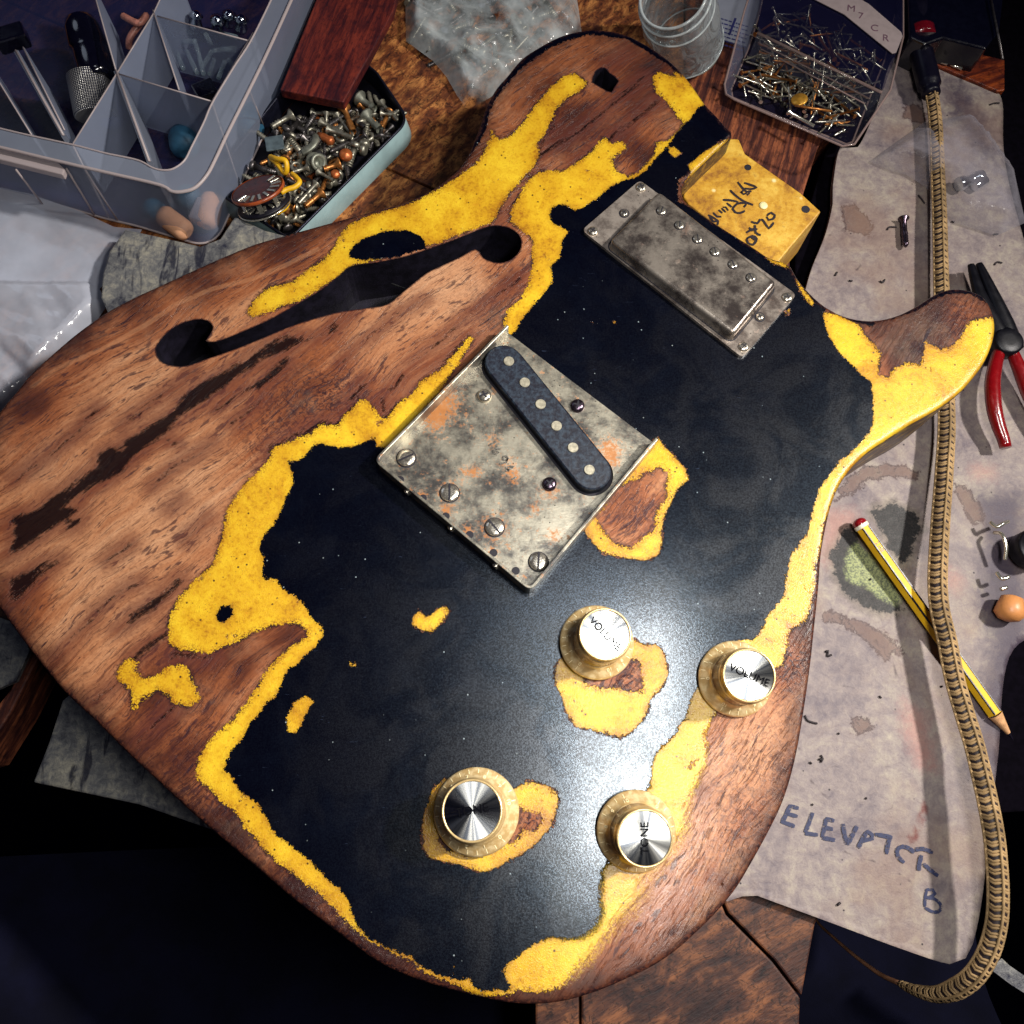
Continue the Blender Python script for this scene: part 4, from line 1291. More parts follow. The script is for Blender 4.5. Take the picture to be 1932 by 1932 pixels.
# flat dark ring stands for the shade where the cover meets the frame
gr = MB()
g0 = inset_poly(cv0, -0.55)
g1 = inset_poly(cv0, -1.0)
vv, ff = loft([[(p.x, p.y, FZ+0.06) for p in g0], [(p.x, p.y, FZ+0.06) for p in g1]])
obj('cover_gap_shade', vv, ff, M_HOLE, pickup)
for k, (a, b) in enumerate(((1210, 352), (1119, 435), (1486, 560), (1404, 653))):
    c0 = W(a, b, FZ+0.6)
    screw((c0.x, c0.y, FZ), 2.1, 'phil', M_SCREW, pickup, 0.3+k*0.7, 1.0)
for k, (a, b) in enumerate(((1178, 401), (1434, 597))):
    c0 = W(a, b, FZ+0.6)
    MB().lathe([(2.15, 0.0), (2.15, 0.07)], (c0.x, c0.y, FZ), n=24).build('screw_well', M_HOLE, pickup)
    screw((c0.x, c0.y, FZ+0.1), 1.6, 'phil', M_SCREW, pickup, 0.9+k, 0.8)
for k, (a, b) in enumerate(((1248, 398), (1282, 425), (1316, 451), (1349, 475), (1383, 499), (1417, 524))):
    c0 = W(a, b, FZ+4.8)
    MB().lathe([(2.25, 0.0), (2.15, 0.08)], (c0.x, c0.y, FZ+4.68), n=24).build('pole_well', M_HOLE, pickup)
    screw((c0.x, c0.y, FZ+4.72), 1.85, 'slot', M_SCREW, pickup, 1.25+0.15*k, 0.8)

# ---- bridge plate with folded walls
WZ = Z_TOP+7.5
PLZ = Z_TOP+1.3
cr = v2([(704, 868), (1001, 1116), (1243, 827), (957, 611)], WZ)
loopP = rounded(cr, [3.2, 3.2, 0.3, 0.3])
loopP = resample(loopP, 1.5)
A1, A2 = W(950, 684, PLZ+3), W(1116, 890, PLZ+3)
ax = Vector((A2.x-A1.x, A2.y-A1.y)).normalized()
px_ = Vector((-ax.y, ax.x))
HW = 7.0


def stadium(a, b, r, n=16):
    ang0 = math.atan2(ax.y, ax.x)
    out = []
    for k in range(n+1):
        q = ang0-math.pi/2+math.pi*k/n
        out.append((b[0]+r*math.cos(q), b[1]+r*math.sin(q)))
    for k in range(n+1):
        q = ang0+math.pi/2+math.pi*k/n
        out.append((a[0]+r*math.cos(q), a[1]+r*math.sin(q)))
    return out


a1 = Vector((A1.x, A1.y))
a2 = Vector((A2.x, A2.y))
slot = stadium(a1, a2, HW+1.3)
vv, ff = gridded(loopP, [slot], PLZ, 1.2)
plate = obj('bridge_plate', vv, ff, M_PLATE, guitar, False)
rs = [(848, 929, 26, 1.1), (933, 994, 30, 1.2), (766, 868, 24, 0.7), (1037, 925, 22, 1.0), (845, 760, 40, 0.9), (820, 800, 26, 0.9), (930, 830, 22, 0.8), (880, 890, 18, 0.9), (795, 935, 14, 1.1), (841, 965, 14, 1.2),
      (882, 1002, 14, 1.1), (930, 1040, 12, 1.0), (960, 880, 22, 0.8), (1150, 845, 26, 1.2), (1010, 960, 16, 0.8), (1045, 1010, 18, 0.9), (1155, 870, 20, 0.9), (970, 900, 16, 1.0), (900, 890, 14, 0.9), (820, 770, 30, 0.8)]
rust_attr(plate, rs, PLZ)
MB().prism(slot, Z_TOP-0.3, Z_TOP+0.25).build('pickup_well', M_HOLE, plate)


def wall(P, name='plate_wall', t0=1.1):
    m = len(P)
    ins = []
    for i in range(m):
        tt = (P[min(i+1, m-1)]-P[max(i-1, 0)]).normalized()
        ins.append(P[i]+Vector((-tt.y, tt.x))*t0*WSG)
    vv = [(p.x, p.y, Z_TOP+0.2) for p in P]+[(p.x, p.y, WZ) for p in P]+[(p.x, p.y, WZ) for p in ins]+[(p.x, p.y, PLZ) for p in ins]
    ff = []
    for k in range(3):
        for i in range(m-1):
            ff.append((k*m+i, k*m+i+1, (k+1)*m+i+1, (k+1)*m+i))
    ff += [(0, m, 2*m, 3*m), (m-1, 2*m-1, 3*m-1, 4*m-1)]
    return obj(name, vv, ff, M_PLATE, plate, False, bevel=0.25)


# rounded() keeps point order: left wall top, left corner, front corner, right end
c4 = rounded(cr, [3.2, 3.2, 0.3, 0.3])
# order: corner0 (7 pts), corner1 (7), corner2 (7), corner3 (7)
path = [c4[-1]]+c4[0:14]+[c4[14]]
arr = []
for i in range(len(path)-1):
    k = max(1, int((path[i+1]-path[i]).length/3))
    arr += [path[i]+(path[i+1]-path[i])*(j/k) for j in range(k)]
arr.append(path[-1])
mid = sum((Vector(p) for p in cr), Vector((0, 0)))/4
tt = (arr[1]-arr[0]).normalized()
WSG = 1 if Vector((-tt.y, tt.x)).dot(mid-arr[0]) > 0 else -1
wl = wall(arr)
rust_attr(wl, [(845, 740, 60, 0.5)], WZ)
# bright screw ends in the front wall
for a, b in ((763, 934), (848, 1000), (935, 1068)):
    c0 = W(a, b, WZ-4)
    tdir = (Vector((cr[1].x-cr[0].x, cr[1].y-cr[0].y, 0))).normalized()
    nd = Vector((tdir.y, -tdir.x, 0))
    if nd.dot(Vector((mid.x-c0.x, mid.y-c0.y, 0))) > 0:
        nd = -nd
    b0 = Vector((c0.x, c0.y, WZ-4))
    # project on the wall face
    d0 = (b0-Vector((cr[0].x, cr[0].y, WZ-4))).dot(nd)
    b0 = b0-nd*d0
    MB().lathe([(1.3, -0.3), (1.3, 0.6), (0.9, 1.0)], b0, b0+nd, n=16).build('saddle_screw', M_SCREW, plate, False)
b0 = W(735, 843, WZ-2)
for a, b in ((766, 863), (848, 929), (933, 994), (1016, 1059)):
    c0 = W(a, b, PLZ+0.8)
    MB().lathe([(3.75, 0.0), (3.75, 0.06)], (c0.x, c0.y, PLZ), n=28).build('screw_well', M_HOLE, plate)
    screw((c0.x, c0.y, PLZ+0.1), 3.3, 'slot', M_SCREW, plate, {766: 0.45, 848: 1.57, 933: -0.9, 1016: 1.5}[a], 0.9)
for a, b in ((755, 905), (798, 940), (841, 974), (886, 1009), (931, 1043), (973, 1077)):
    c0 = W(a, b, PLZ)
    MB().lathe([(1.45, 0.0), (1.3, 0.05)], (c0.x, c0.y, PLZ+0.01), n=20).build('string_hole', M_HOLE, plate)
for k, (a, b) in enumerate(((914, 745), (1090, 764), (1037, 912))):
    c0 = W(a, b, PLZ+1.2)
    screw((c0.x, c0.y, PLZ), 2.7, 'phil', M_DARKSCREW if k else M_SCREW, plate, 0.4+k, 1.7)
# stamped number, drawn as raised strokes
ZS = (855.3, 754.7)
write([[(640, 825), (770, 765)], [(740, 745), (775, 770)],
       [(860, 890), (790, 890), (730, 920), (740, 970), (790, 985), (815, 950), (780, 925)],
       [(965, 1105), (990, 1060), (950, 1020), (900, 1030), (895, 1080), (940, 1090), (985, 1060), (960, 1130), (840, 1160)],
       [(955, 1290), (1100, 1210), (960, 1220), (1010, 1300)],
       [(1050, 1440), (1150, 1400)]], ZS, 0.75, M_SCREW, plate, lambda x, y: PLZ-0.12, s=0.10417, z=PLZ)

# ---- bridge pickup
t = NT('black_fibre')
v = t.coord()
n1 = t.noise(v, 0.5, 5, 0.7)
c = t.mix(t.step(n1, 0.4, 0.65), lin(10, 12, 28), lin(40, 52, 66))
M_FIBRE = t.done(t.bsdf(Base_Color=c, Roughness=0.45, Normal=t.bump(n1, 0.4, 0.0003)))
BP = Z_TOP+5.0
s_out = stadium(a1, a2, HW)
s_in = stadium(a1, a2, HW-0.5)
vv, ff = loft([[(p[0], p[1], Z_TOP+0.3) for p in s_out], [(p[0], p[1], BP-0.4) for p in s_out], [(p[0], p[1], BP) for p in s_in]], cap0=True, cap1=True)
bpk = obj('bridge_pickup', vv, ff, M_FIBRE, guitar, False)
M_POLE = simple('pole_steel', lin(178, 172, 152), 0.4, 0.55, var=0.2, scale=0.8)
for a, b in ((960, 681), (990, 721), (1020, 762), (1050, 803), (1081, 844), (1112, 886)):
    c0 = W(a, b, BP+0.4)
    MB().lathe([(1.95, -1), (1.95, 0.3), (1.8, 0.45)], (c0.x, c0.y, BP), n=24).build('pole_piece', M_POLE, bpk)

# ---- control knobs
t = NT('gold_plastic')
v = t.coord()
n1 = t.noise(v, 0.35, 4, 0.6)
c = t.mix(t.step(n1, 0.4, 0.65), lin(200, 168, 114), lin(236, 212, 162))
M_GOLD = t.done(t.bsdf(Base_Color=c, Roughness=0.25, Metallic=0.25, Coat_Weight=0.6, Normal=t.bump(n1, 0.2, 0.0004)))
M_AMBER = simple('amber_wall', lin(120, 70, 36), 0.25, 0.2, var=0.3, coat=0.6)
M_GOLDRIM = simple('gold_rim', lin(226, 196, 140), 0.25, 0.5, var=0.15, coat=0.5)
t = NT('spun_metal')
v = t.n('ShaderNodeTexCoord').outputs['Object']
s = t.sep(v)
th = t.math('ARCTAN2', s[1], s[0])
cn = t.noise(t.comb(t.math('COSINE', th), t.math('SINE', th), 0), 3.0, 3, 0.6)
tg = t.n('ShaderNodeTangent')
tg.direction_type = 'RADIAL'
tg.axis = 'Z'
c = t.mix(t.step(cn, 0.35, 0.65), lin(104, 110, 120), lin(214, 214, 208))  # angular wedges put part of the conic reflection into the metal's colour
p = t.n('ShaderNodeBsdfPrincipled')
for a, b in (('Base Color', c), ('Metallic', 1.0), ('Roughness', 0.26), ('Anisotropic', 0.92), ('Tangent', tg.outputs[0]), ('Anisotropic Rotation', 0.0)):
    t.put(p.inputs[a], b)
M_SPUN = t.done(p.outputs[0])
M_WHITEMARK = simple('pale_marking', lin(250, 236, 190), 0.5, var=0.05)
M_BLACKTXT = simple('black_print', lin(14, 14, 18), 0.9, var=0.1, spec=0.0)


def text_obj(name, s_, size, loc, rot, mat, parent, ext=0.03, quat=None):
    cu = bpy.data.curves.new(name, 'FONT')
    cu.body = s_
    cu.size = size*MM
    cu.extrude = ext*MM
    cu.align_x = 'CENTER'
    cu.align_y = 'CENTER'
    cu.materials.append(mat)
    o = bpy.data.objects.new(name, cu)
    COL.objects.link(o)
    o.parent = parent
    o.location = Vector(loc)*MM-origin_of(parent)
    me = bpy.data.meshes.new_from_object(o)
    me.materials.clear()
    me.materials.append(mat)
    me.name = name
    loc_ = o.location.copy()
    bpy.data.objects.remove(o)
    o = link(name, me, parent)
    o.location = loc_
    if quat is not None:
        o.rotation_mode = 'QUATERNION'
        o.rotation_quaternion = quat
    else:
        o.rotation_euler = (0, 0, rot)
    return o


def knob(cP, scale, word, wang, zero, tilt=(0, 0)):
    c0 = W(cP[0], cP[1], Z_TOP+0.8)
    base = Vector((c0.x, c0.y, Z_TOP+1.2*scale))
    k = scale
    up = Vector((tilt[0], tilt[1], 1)).normalized()
    q = Vector((0, 0, 1)).rotation_difference(up)
    skirt = MB().lathe([(12.4*k, 0), (12.9*k, 0.5*k), (12.8*k, 1.3*k), (12.2*k, 1.9*k), (10.6*k, 3.1*k), (9.4*k, 4.6*k), (9.1*k, 5.4*k), (0.1, 5.4*k)], base, base+up, n=64, cap=False)
    kb = skirt.build('control_knob', M_GOLD, guitar, True, origin=base)
    MB().lathe([(9.1*k, 5.2*k), (8.9*k, 8*k), (8.8*k, 14.8*k)], base, base+up, n=64, cap=False).build('knob_cap', M_AMBER, kb, True)
    MB().lathe([(8.8*k, 13.6*k), (9.15*k, 13.9*k), (9.15*k, 14.4*k), (8.8*k, 14.7*k), (8.45*k, 15.2*k), (8.7*k, 16.4*k), (8.75*k, 17.2*k), (8.55*k, 17.7*k), (8.2*k, 17.8*k), (7.95*k, 17.5*k)], base, base+up, n=64, cap=False).build('knob_rim', M_GOLDRIM, kb, True)
    org = base+q @ Vector((0, 0, 17.3*k))
    n = 96
    vv, ff = [], []
    for r in (0.02, 2, 4, 6, 8.0):
        for i in range(n):
            a = 2*math.pi*i/n
            vv.append(org+q @ Vector((r*k*math.cos(a), r*k*math.sin(a), 0.12*(1-r/8)*k)))
    for r in range(4):
        for i in range(n):
            ff.append((r*n+i, r*n+(i+1) % n, (r+1)*n+(i+1) % n, (r+1)*n+i))
    obj('knob_insert', vv, ff, M_SPUN, kb, True, origin=org)
    if word:
        text_obj('lettering', word, 3.5*k, org+q @ Vector((0, 0, 0.5)), 0, M_BLACKTXT, kb, quat=q @ Quaternion((0, 0, 1), wang))
    ticks = MB()
    for i in range(22):
        a = zero+i*math.radians(300)/21
        for r in (11.6,):
            p = base+q @ Vector((r*k*math.cos(a), r*k*math.sin(a), 2.35*k))
            R = q.to_matrix() @ Matrix.Rotation(a, 3, 'Z') @ Matrix.Rotation(math.radians(36), 3, 'Y')
            ticks.box(p, (1.5*k, 0.2*k, 0.16*k), rot=R)
    ticks.build('marking', M_WHITEMARK, kb)
    for i in range(11):
        a = zero+i*math.radians(30)
        p = base+q @ Vector((10.15*k*math.cos(a), 10.15*k*math.sin(a), 3.75*k))
        qq = q @ Quaternion((0, 0, 1), a-math.pi/2) @ Quaternion((1, 0, 0), math.radians(-48))
        text_obj('numeral', str(10-i), 2.0*k, p, 0, M_WHITEMARK, kb, 0.05, quat=qq)
    return kb


kk = [knob((1125, 1213), 1.0, 'VOLUME', math.radians(-47), math.radians(-70), (0.05, 0.0)),
      knob((1386, 1281), 1.0, 'VOLUME', math.radians(-24), math.radians(-120), (0.0, -0.06)),
      knob((899, 1531), 1.08, 'TONE', math.radians(10), math.radians(15), (-0.06, 0.03)),
      knob((1199, 1567), 1.0, 'TONE', math.radians(88), math.radians(110), (0.0, -0.09))]

# ================================================================== things around the guitar
def P3(px, py, z):
    return W(px, py, z)


# ---- red-brown wood block
M_RED = wood_board('red_wood', lin(122, 48, 36), lin(86, 30, 28), lin(40, 14, 26), 1.3, 0.04, 0.3, 0.35, 0.5)
b = MB().prism([(p.x, p.y) for p in WL([(528, 169), (648, 193), (700, 100), (742, 20), (760, -60), (630, -80), (588, 20)], 19)], 13.7, 19)
tag(b.build('wood_block', M_RED, None, bevel=0.6), 'red-brown wood block lying across the far side of the screw tin', 'wood block')

# ---- pale blue tin
M_BLUE = simple('pale_blue_enamel', lin(156, 186, 190), 0.45, 0.0, var=0.14, scale=0.08, bump=0.1)
M_TINRIM = simple('tin_rim', lin(26, 28, 44), 0.35, 0.6, var=0.3)
M_TININ = simple('tin_inside', lin(14, 12, 26), 0.5, 0.3, var=0.4)
TZ = 13.0
tinr = rounded(v2([(546, 452), (772, 226), (712, 138), (620, 60), (390, 350)], TZ), [4, 11, 6, 10, 10])
tinr = resample(tinr, 3)
tin = None
outer = [[(p.x, p.y, 0.3) for p in inset_poly(tinr, -1.6)], [(p.x, p.y, 1.2) for p in inset_poly(tinr, -2.2)], [(p.x, p.y, TZ-0.6) for p in tinr]]
vv, ff = loft(outer)
tin = obj('screw_tin', vv, ff, M_BLUE, None, True)
tag(tin, 'pale blue metal tin full of old screws and electrical bits', 'tin')
r1, r2, r3 = inset_poly(tinr, -0.35), inset_poly(tinr, 0.3), inset_poly(tinr, 0.8)
vv, ff = loft([[(p.x, p.y, TZ-0.6) for p in r1], [(p.x, p.y, TZ+0.3) for p in r1], [(p.x, p.y, TZ+0.5) for p in r2], [(p.x, p.y, TZ) for p in r3], [(p.x, p.y, 2.0) for p in r3]], cap1=False)
obj('rim', vv, ff, M_TINRIM, tin, True)
obj('tin_floor', [(p.x, p.y, 1.5) for p in r3], [tuple(range(len(r3)))], M_TININ, tin)


# ---- small hardware, each one its own object
def mk(name, build, mat, smooth=True):
    b = MB()
    build(b)
    me = bpy.data.meshes.new(name)
    me.from_pydata([(p[0]*MM, p[1]*MM, p[2]*MM) for p in b.v], [], b.f)
    me.validate()
    me.materials.append(mat)
    if smooth:
        me.polygons.foreach_set('use_smooth', [len(p.vertices) == 4 for p in me.polygons])
    return me


def wood_screw(L, r):
    def f(b):
        prof = [(r*0.3, -L/2-r*1.2)]
        z = -L/2
        while z < L*0.18:
            prof += [(r*1.05, z), (r*0.66, z+r*0.45)]
            z += r*0.9
        prof += [(r*0.72, L*0.2), (r*0.72, L/2-r), (r*1.9, L/2), (r*1.95, L/2+r*0.25), (0.02, L/2+r*0.45)]
        b.lathe(prof, (0, 0, 0), n=10, cap=False)
    return f


def bolt(L, r):
    def f(b):
        b.lathe([(r, -L/2), (r, L/2)], (0, 0, 0), n=10)
        b.lathe([(r*1.9, L/2), (r*1.9, L/2+r*1.2), (r*1.3, L/2+r*1.7)], (0, 0, 0), n=12)
        for k in range(6):
            b.lathe([(r*1.12, -L/2+k*r*0.8), (r*1.12, -L/2+k*r*0.8+r*0.3)], (0, 0, 0), n=10)
    return f


def nail(L, r):
    def f(b):
        b.lathe([(0.02, -L/2-r*2), (r, -L/2), (r, L/2), (r*2.2, L/2), (r*2.2, L/2+r*0.5)], (0, 0, 0), n=8)
    return f


def nut(R, r, h):
    def f(b):
        n = 6
        vv = []
        for z in (-h/2, h/2):
            for rr, m in ((R, 0), (r, 0)):
                for k in range(12):
                    a = math.pi*k/6
                    q = rr if rr == r else R*(1.0 if k % 2 == 0 else 0.9)
                    vv.append((q*math.cos(a), q*math.sin(a), z))
        ff = []
        for k in range(12):
            j = (k+1) % 12
            ff += [(k, j, 24+j, 24+k), (12+k, 36+k, 36+j, 12+j), (24+k, 24+j, 36+j, 36+k), (k, 12+k, 12+j, j)]
        b.add(vv, ff)
    return f


M_ZINC = simple('dull_zinc', lin(150, 146, 132), 0.38, 0.75, var=0.3, scale=0.4)
M_ZINC2 = simple('dark_zinc', lin(96, 92, 92), 0.35, 0.8, var=0.35, scale=0.5)
M_BRASS = simple('old_brass', lin(176, 116, 62), 0.38, 0.7, var=0.3, scale=0.5)
M_COPPER = simple('orange_brass', lin(190, 104, 56), 0.4, 0.55, var=0.3)
kinds = [mk('screw', wood_screw(13, 1.25), M_ZINC), mk('screw', wood_screw(17, 1.35), M_ZINC2), mk('screw', wood_screw(10, 1.1), M_BRASS), mk('bolt', bolt(9, 1.5), M_ZINC), mk('bolt', bolt(12, 1.3), M_ZINC2),
         mk('nut', nut(3.0, 1.6, 2.2), M_ZINC), mk('nut', nut(2.6, 1.3, 1.8), M_COPPER)]
KN = ['screw', 'screw', 'screw', 'bolt', 'bolt', 'nut', 'nut']


KM = {0: 'dull zinc wood', 1: 'dark grey wood', 2: 'old brass', 3: 'dull zinc', 4: 'dark grey', 5: 'dull zinc hexagonal', 6: 'orange brass'}


def lay(me, name, x, y, z, label, cat, group, az=None, tilt=None):
    o = bpy.data.objects.new(name, me)
    COL.objects.link(o)
    o.location = Vector((x, y, z))*MM
    az = random.uniform(0, 2*math.pi) if az is None else az
    tilt = math.radians(random.gauss(90, 14)) if tilt is None else tilt
    o.rotation_euler = (tilt, random.uniform(0, 0.0), az)
    tag(o, label, cat, group)
    return o


def inside(poly, x, y):
    r = False
    m = len(poly)
    for i in range(m):
        a, b = poly[i], poly[(i+1) % m]
        if (a[1] > y) != (b[1] > y) and x < (b[0]-a[0])*(y-a[1])/(b[1]-a[1])+a[0]:
            r = not r
    return r


LAB = {'screw': 'old screw in the heap inside the pale blue tin', 'bolt': 'small bolt in the heap inside the pale blue tin', 'nut': 'small nut in the heap inside the pale blue tin'}
heap = [(p.x, p.y) for p in WL([(560, 418), (748, 218), (720, 195), (690, 205), (668, 225), (640, 212), (600, 215), (540, 235), (508, 262), (500, 300), (470, 400)], 8)]
xs = [p[0] for p in heap]
ys = [p[1] for p in heap]
cnt = 0
while cnt < 190:
    x, y = random.uniform(min(xs), max(xs)), random.uniform(min(ys), max(ys))
    if not inside(heap, x, y):
        continue
    k = random.choices(range(7), [5, 4, 3, 2.5, 2, 1.2, 1])[0]
    z = 3.0+7.0*(cnt/190)
    tl = None if KN[k] != 'nut' else random.uniform(-0.7, 0.7)
    fx = (x-min(xs))/(max(xs)-min(xs))
    rg = 'near the rotary switch' if fx < 0.3 else ('in the middle of the heap' if fx < 0.62 else 'towards the rounded right corner')
    lay(kinds[k], KN[k], x, y, z, KM[k]+' '+KN[k]+' in the pale blue tin, '+rg, KN[k], KN[k]+'s heaped in the blue tin', tilt=tl)
    cnt += 1
# a few larger pieces that stand out
M_GREYM = simple('grey_casting', lin(132, 134, 122), 0.45, 0.6, var=0.25)
OT = (430.0+0.0, 150.9)


def zt(a, b, z):   # frame point from the enlarged view of the tin
    return W(432.7+a*0.16667*1.0, 150.9+b*0.16667, z)


def stick(a, b, c, d, r, mat, name, label, z=11.5, cat='screw', head=True):
    p, q = zt(a, b, z), zt(c, d, z)
    m = MB()
    L = (q-p).length
    prof = []
    n = int(L*0.55/(r*0.9))
    for i in range(n):
        prof += [(r*1.05, i*r*0.9), (r*0.7, i*r*0.9+r*0.45)]
    prof += [(r*0.75, L*0.6), (r*0.8, L-r), (r*1.9, L), (r*1.9, L+r*0.4), (0.02, L+r*0.6)]
    m.lathe(prof, p, q, n=12, cap=False)
    tag(m.build(name, mat, None, True), label, cat)


stick(480, 530, 700, 400, 1.6, M_ZINC, 'screw', 'wide short screw at the upper left of the tin, beside the organiser')
stick(1850, 390, 1720, 380, 1.0, M_ZINC, 'screw', 'thin pale screw end in the rounded right corner of the tin')
stick(1640, 330, 1480, 210, 2.0, M_GREYM, 'bolt', 'thick dull grey bolt pointing into the rounded corner of the tin', cat='bolt')
stick(1700, 560, 1550, 410, 2.0, M_GREYM, 'bolt', 'thick dull grey bolt second from the rounded corner of the tin', cat='bolt')
stick(1400, 590, 1300, 320, 1.7, M_BRASS, 'screw', 'long tan screw standing steeply near the red block')
stick(1300, 610, 1040, 480, 1.3, M_ZINC, 'screw', 'long bright screw across the middle of the tin')
stick(1390, 650, 1120, 560, 1.3, M_ZINC, 'screw', 'long threaded screw just below the middle of the tin')
stick(780, 1400, 980, 1180, 1.2, M_ZINC, 'screw', 'bright countersunk screw near the blue side of the tin')
stick(860, 1430, 1040, 1280, 1.5, M_BRASS, 'screw', 'coarse tan threaded screw against the blue side of the tin')
stick(1180, 1140, 1010, 1040, 1.1, M_ZINC, 'screw', 'pale slim screw pointing at the blue side of the tin')
stick(1070, 1010, 1240, 950, 1.6, M_BRASS, 'screw', 'brass threaded stud below the middle of the tin')
stick(720, 1040, 890, 990, 1.2, M_ZINC, 'screw', 'bright screw beside the bent yellow wire')
p = zt(1320, 850, 12)
tag(MB().lathe([(0.5, -1), (3.0, -0.8), (3.2, 0.3), (2.4, 1.5), (0.1, 2.0)], p, p+Vector((0.2, -0.2, 1)), n=20, cap=False).build('brass_button', M_COPPER, None, True), 'small round orange brass knob in the tin near its blue side', 'brass button')
p = zt(1200, 1065, 12)
tag(MB().lathe([(0.5, -1), (2.1, -0.8), (2.2, 0.3), (1.5, 1.2), (0.1, 1.4)], p, p+Vector((0.1, -0.2, 1)), n=20, cap=False).build('brass_stud', M_COPPER, None, True), 'tiny orange brass stud touching the blue side of the tin', 'brass stud')
m = MB()
m.tube(catmull([zt(1000, 610, 12), zt(1060, 650, 13), zt(1150, 700, 12)], 1), [1.2, 1.8, 1.8, 1.6]+[1.5]*40, 10) if False else m.lathe([(1.0, 0), (1.9, 3), (1.9, 6), (2.4, 7.5), (1.2, 9)], zt(1000, 610, 12), zt(1160, 700, 12), n=14)
tag(m.build('cable_lug', M_COPPER, None, True), 'orange copper lug in the middle of the screw tin', 'cable lug')
m = MB()
m.tube(catmull([zt(820, 820, 12), zt(910, 770, 13), zt(970, 700, 13), zt(980, 620, 12)], 1.0), 1.9, 8, flat=0.5)
tag(m.build('bent_bracket', M_GREYM, None, True), 'curved grey metal bracket in the middle of the tin', 'bracket')
m = MB()
a_, b_ = zt(430, 640, 11), zt(600, 810, 11)
m.box(((a_.x+b_.x)/2, (a_.y+b_.y)/2, 11.5), (8.5, 8, 0.9), rz=0.2)
tag(m.build('metal_clip', simple('blue_grey_metal', lin(112, 128, 134), 0.35, 0.6), None, bevel=0.3), 'square blue-grey metal clip at the left of the screw heap', 'metal clip')
m = MB()
p = zt(980, 930, 12)
m.lathe([(4.4, -2), (4.4, -0.6), (3.2, -0.6), (3.2, 2.0), (4.0, 2.2), (4.0, 3.4), (2.2, 3.4), (2.2, 0)], p, p+Vector((0.6, -0.5, 0.6)), n=24)
tag(m.build('tuner_bushing', M_GREYM, None, True), 'grey flanged bushing among the screws in the tin', 'bushing')

# ---- rotary switch with yellow wires
M_PHEN = simple('brown_phenolic', lin(150, 70, 34), 0.35, 0.0, var=0.3, coat=0.3)
M_PHEND = simple('dark_phenolic', lin(70, 26, 18), 0.3, 0.0, var=0.4, coat=0.4)
M_YW = simple('yellow_insulation', lin(228, 176, 28), 0.4, var=0.12)
M_BRIGHT = simple('tinned_lug', lin(226, 222, 206), 0.2, 0.9, var=0.15)
swc = W(488, 362, 20)
sw = MB().lathe([(0.1, 0), (12.0, 0), (12.0, 1.3), (11.4, 1.5), (0.1, 1.5)], swc, swc+Vector((-0.25, 0.45, 1)), n=40, cap=False).build('rotary_switch', M_PHEND, None, True, origin=swc)
tag(sw, 'brown rotary switch with silver lugs and yellow wires at the tin\'s left end', 'rotary switch')
upv = Vector((-0.25, 0.45, 1)).normalized()
qs = Vector((0, 0, 1)).rotation_difference(upv)
MB().lathe([(12.0, -0.1), (12.5, 0.2), (12.5, 1.2), (12.0, 1.6)], swc, swc+upv, n=40, cap=False).build('wafer_rim', M_PHEN, sw, True)
lo_ = swc-upv*6.5
MB().lathe([(0.1, 0), (12.2, 0), (12.2, 1.2), (0.1, 1.3)], lo_, lo_+upv, n=40, cap=False).build('lower_wafer', M_TININ, sw, True)
MB().lathe([(12.4, -0.6), (12.8, -0.6), (12.8, 0.0), (12.4, 0.0)], lo_, lo_+upv, n=40, cap=False).build('lower_ring', M_BRIGHT, sw, True)
for k in range(10):
    a = -2.3+k*0.36
    for zz_ in (1.8, -4.2):
        pc = swc+qs @ Vector((8.8*math.cos(a), 8.8*math.sin(a), zz_))
        lg = MB().box(pc, (4.6, 1.3, 0.5), rot=qs.to_matrix() @ Matrix.Rotation(a, 3, 'Z'))
        lg.build('lug', M_BRIGHT, sw, bevel=0.15)
for k in range(4):
    a = -2.2+k*0.8
    pc = swc+qs @ Vector((10.2*math.cos(a), 10.2*math.sin(a), -3))
    MB().box(pc, (0.7, 2.2, 6), rot=qs.to_matrix() @ Matrix.Rotation(a, 3, 'Z')).build('post', M_BRIGHT, sw)
for pts_ in ([(510, 296, 20), (522, 300, 23), (538, 303, 24), (541, 318, 22), (537, 326, 20), (522, 308, 21), (512, 300, 20)],
             [(551, 328, 16), (560, 336, 18), (565, 344, 19), (556, 353, 19), (540, 358, 19), (530, 364, 19)],
             [(543, 382, 16), (538, 392, 17), (528, 398, 18), (520, 402, 18), (516, 396, 18)]):
    m = MB().tube(catmull([W(*q) for q in pts_], 0.8), 1.25, 10)
    m.build('wire', M_YW, sw, True)

# ---- translucent organiser box
def milky(name, col, a, rough=0.35, edge=0.35):
    return film(name, col, a, rough, 0.12, 0.05, edge, 0.08, 0.4)


M_ORG = milky('organiser_plastic', lin(152, 162, 186), 0.34)
M_ORGRIM = milky('organiser_rim', lin(146, 154, 172), 0.50, 0.3, 0.3)
M_ORGEDGE = milky('organiser_edge', lin(190, 176, 176), 0.72, 0.3, 0.2)
OZr, OZb = 40.0, 2.5
rimO = [(-120, 250), (27, 285), (102, 303), (200, 326), (299, 349), (325, 362), (348, 362), (370, 354), (391, 331), (406, 303), (430, 252), (470, 172), (503, 104), (545, 12), (600, -110)]
rimI = [(-120, 213), (29, 250), (138, 274), (200, 290), (260, 303), (290, 318), (312, 322), (330, 318), (349, 303), (362, 278), (385, 232), (401, 195), (440, 130), (480, 66), (545, -70)]
baseO = [(-120, 330), (60, 372), (120, 390), (200, 413), (262, 428), (330, 448), (378, 460), (411, 446), (432, 406), (453, 352), (488, 276), (512, 218), (543, 156), (590, 48), (650, -90)]
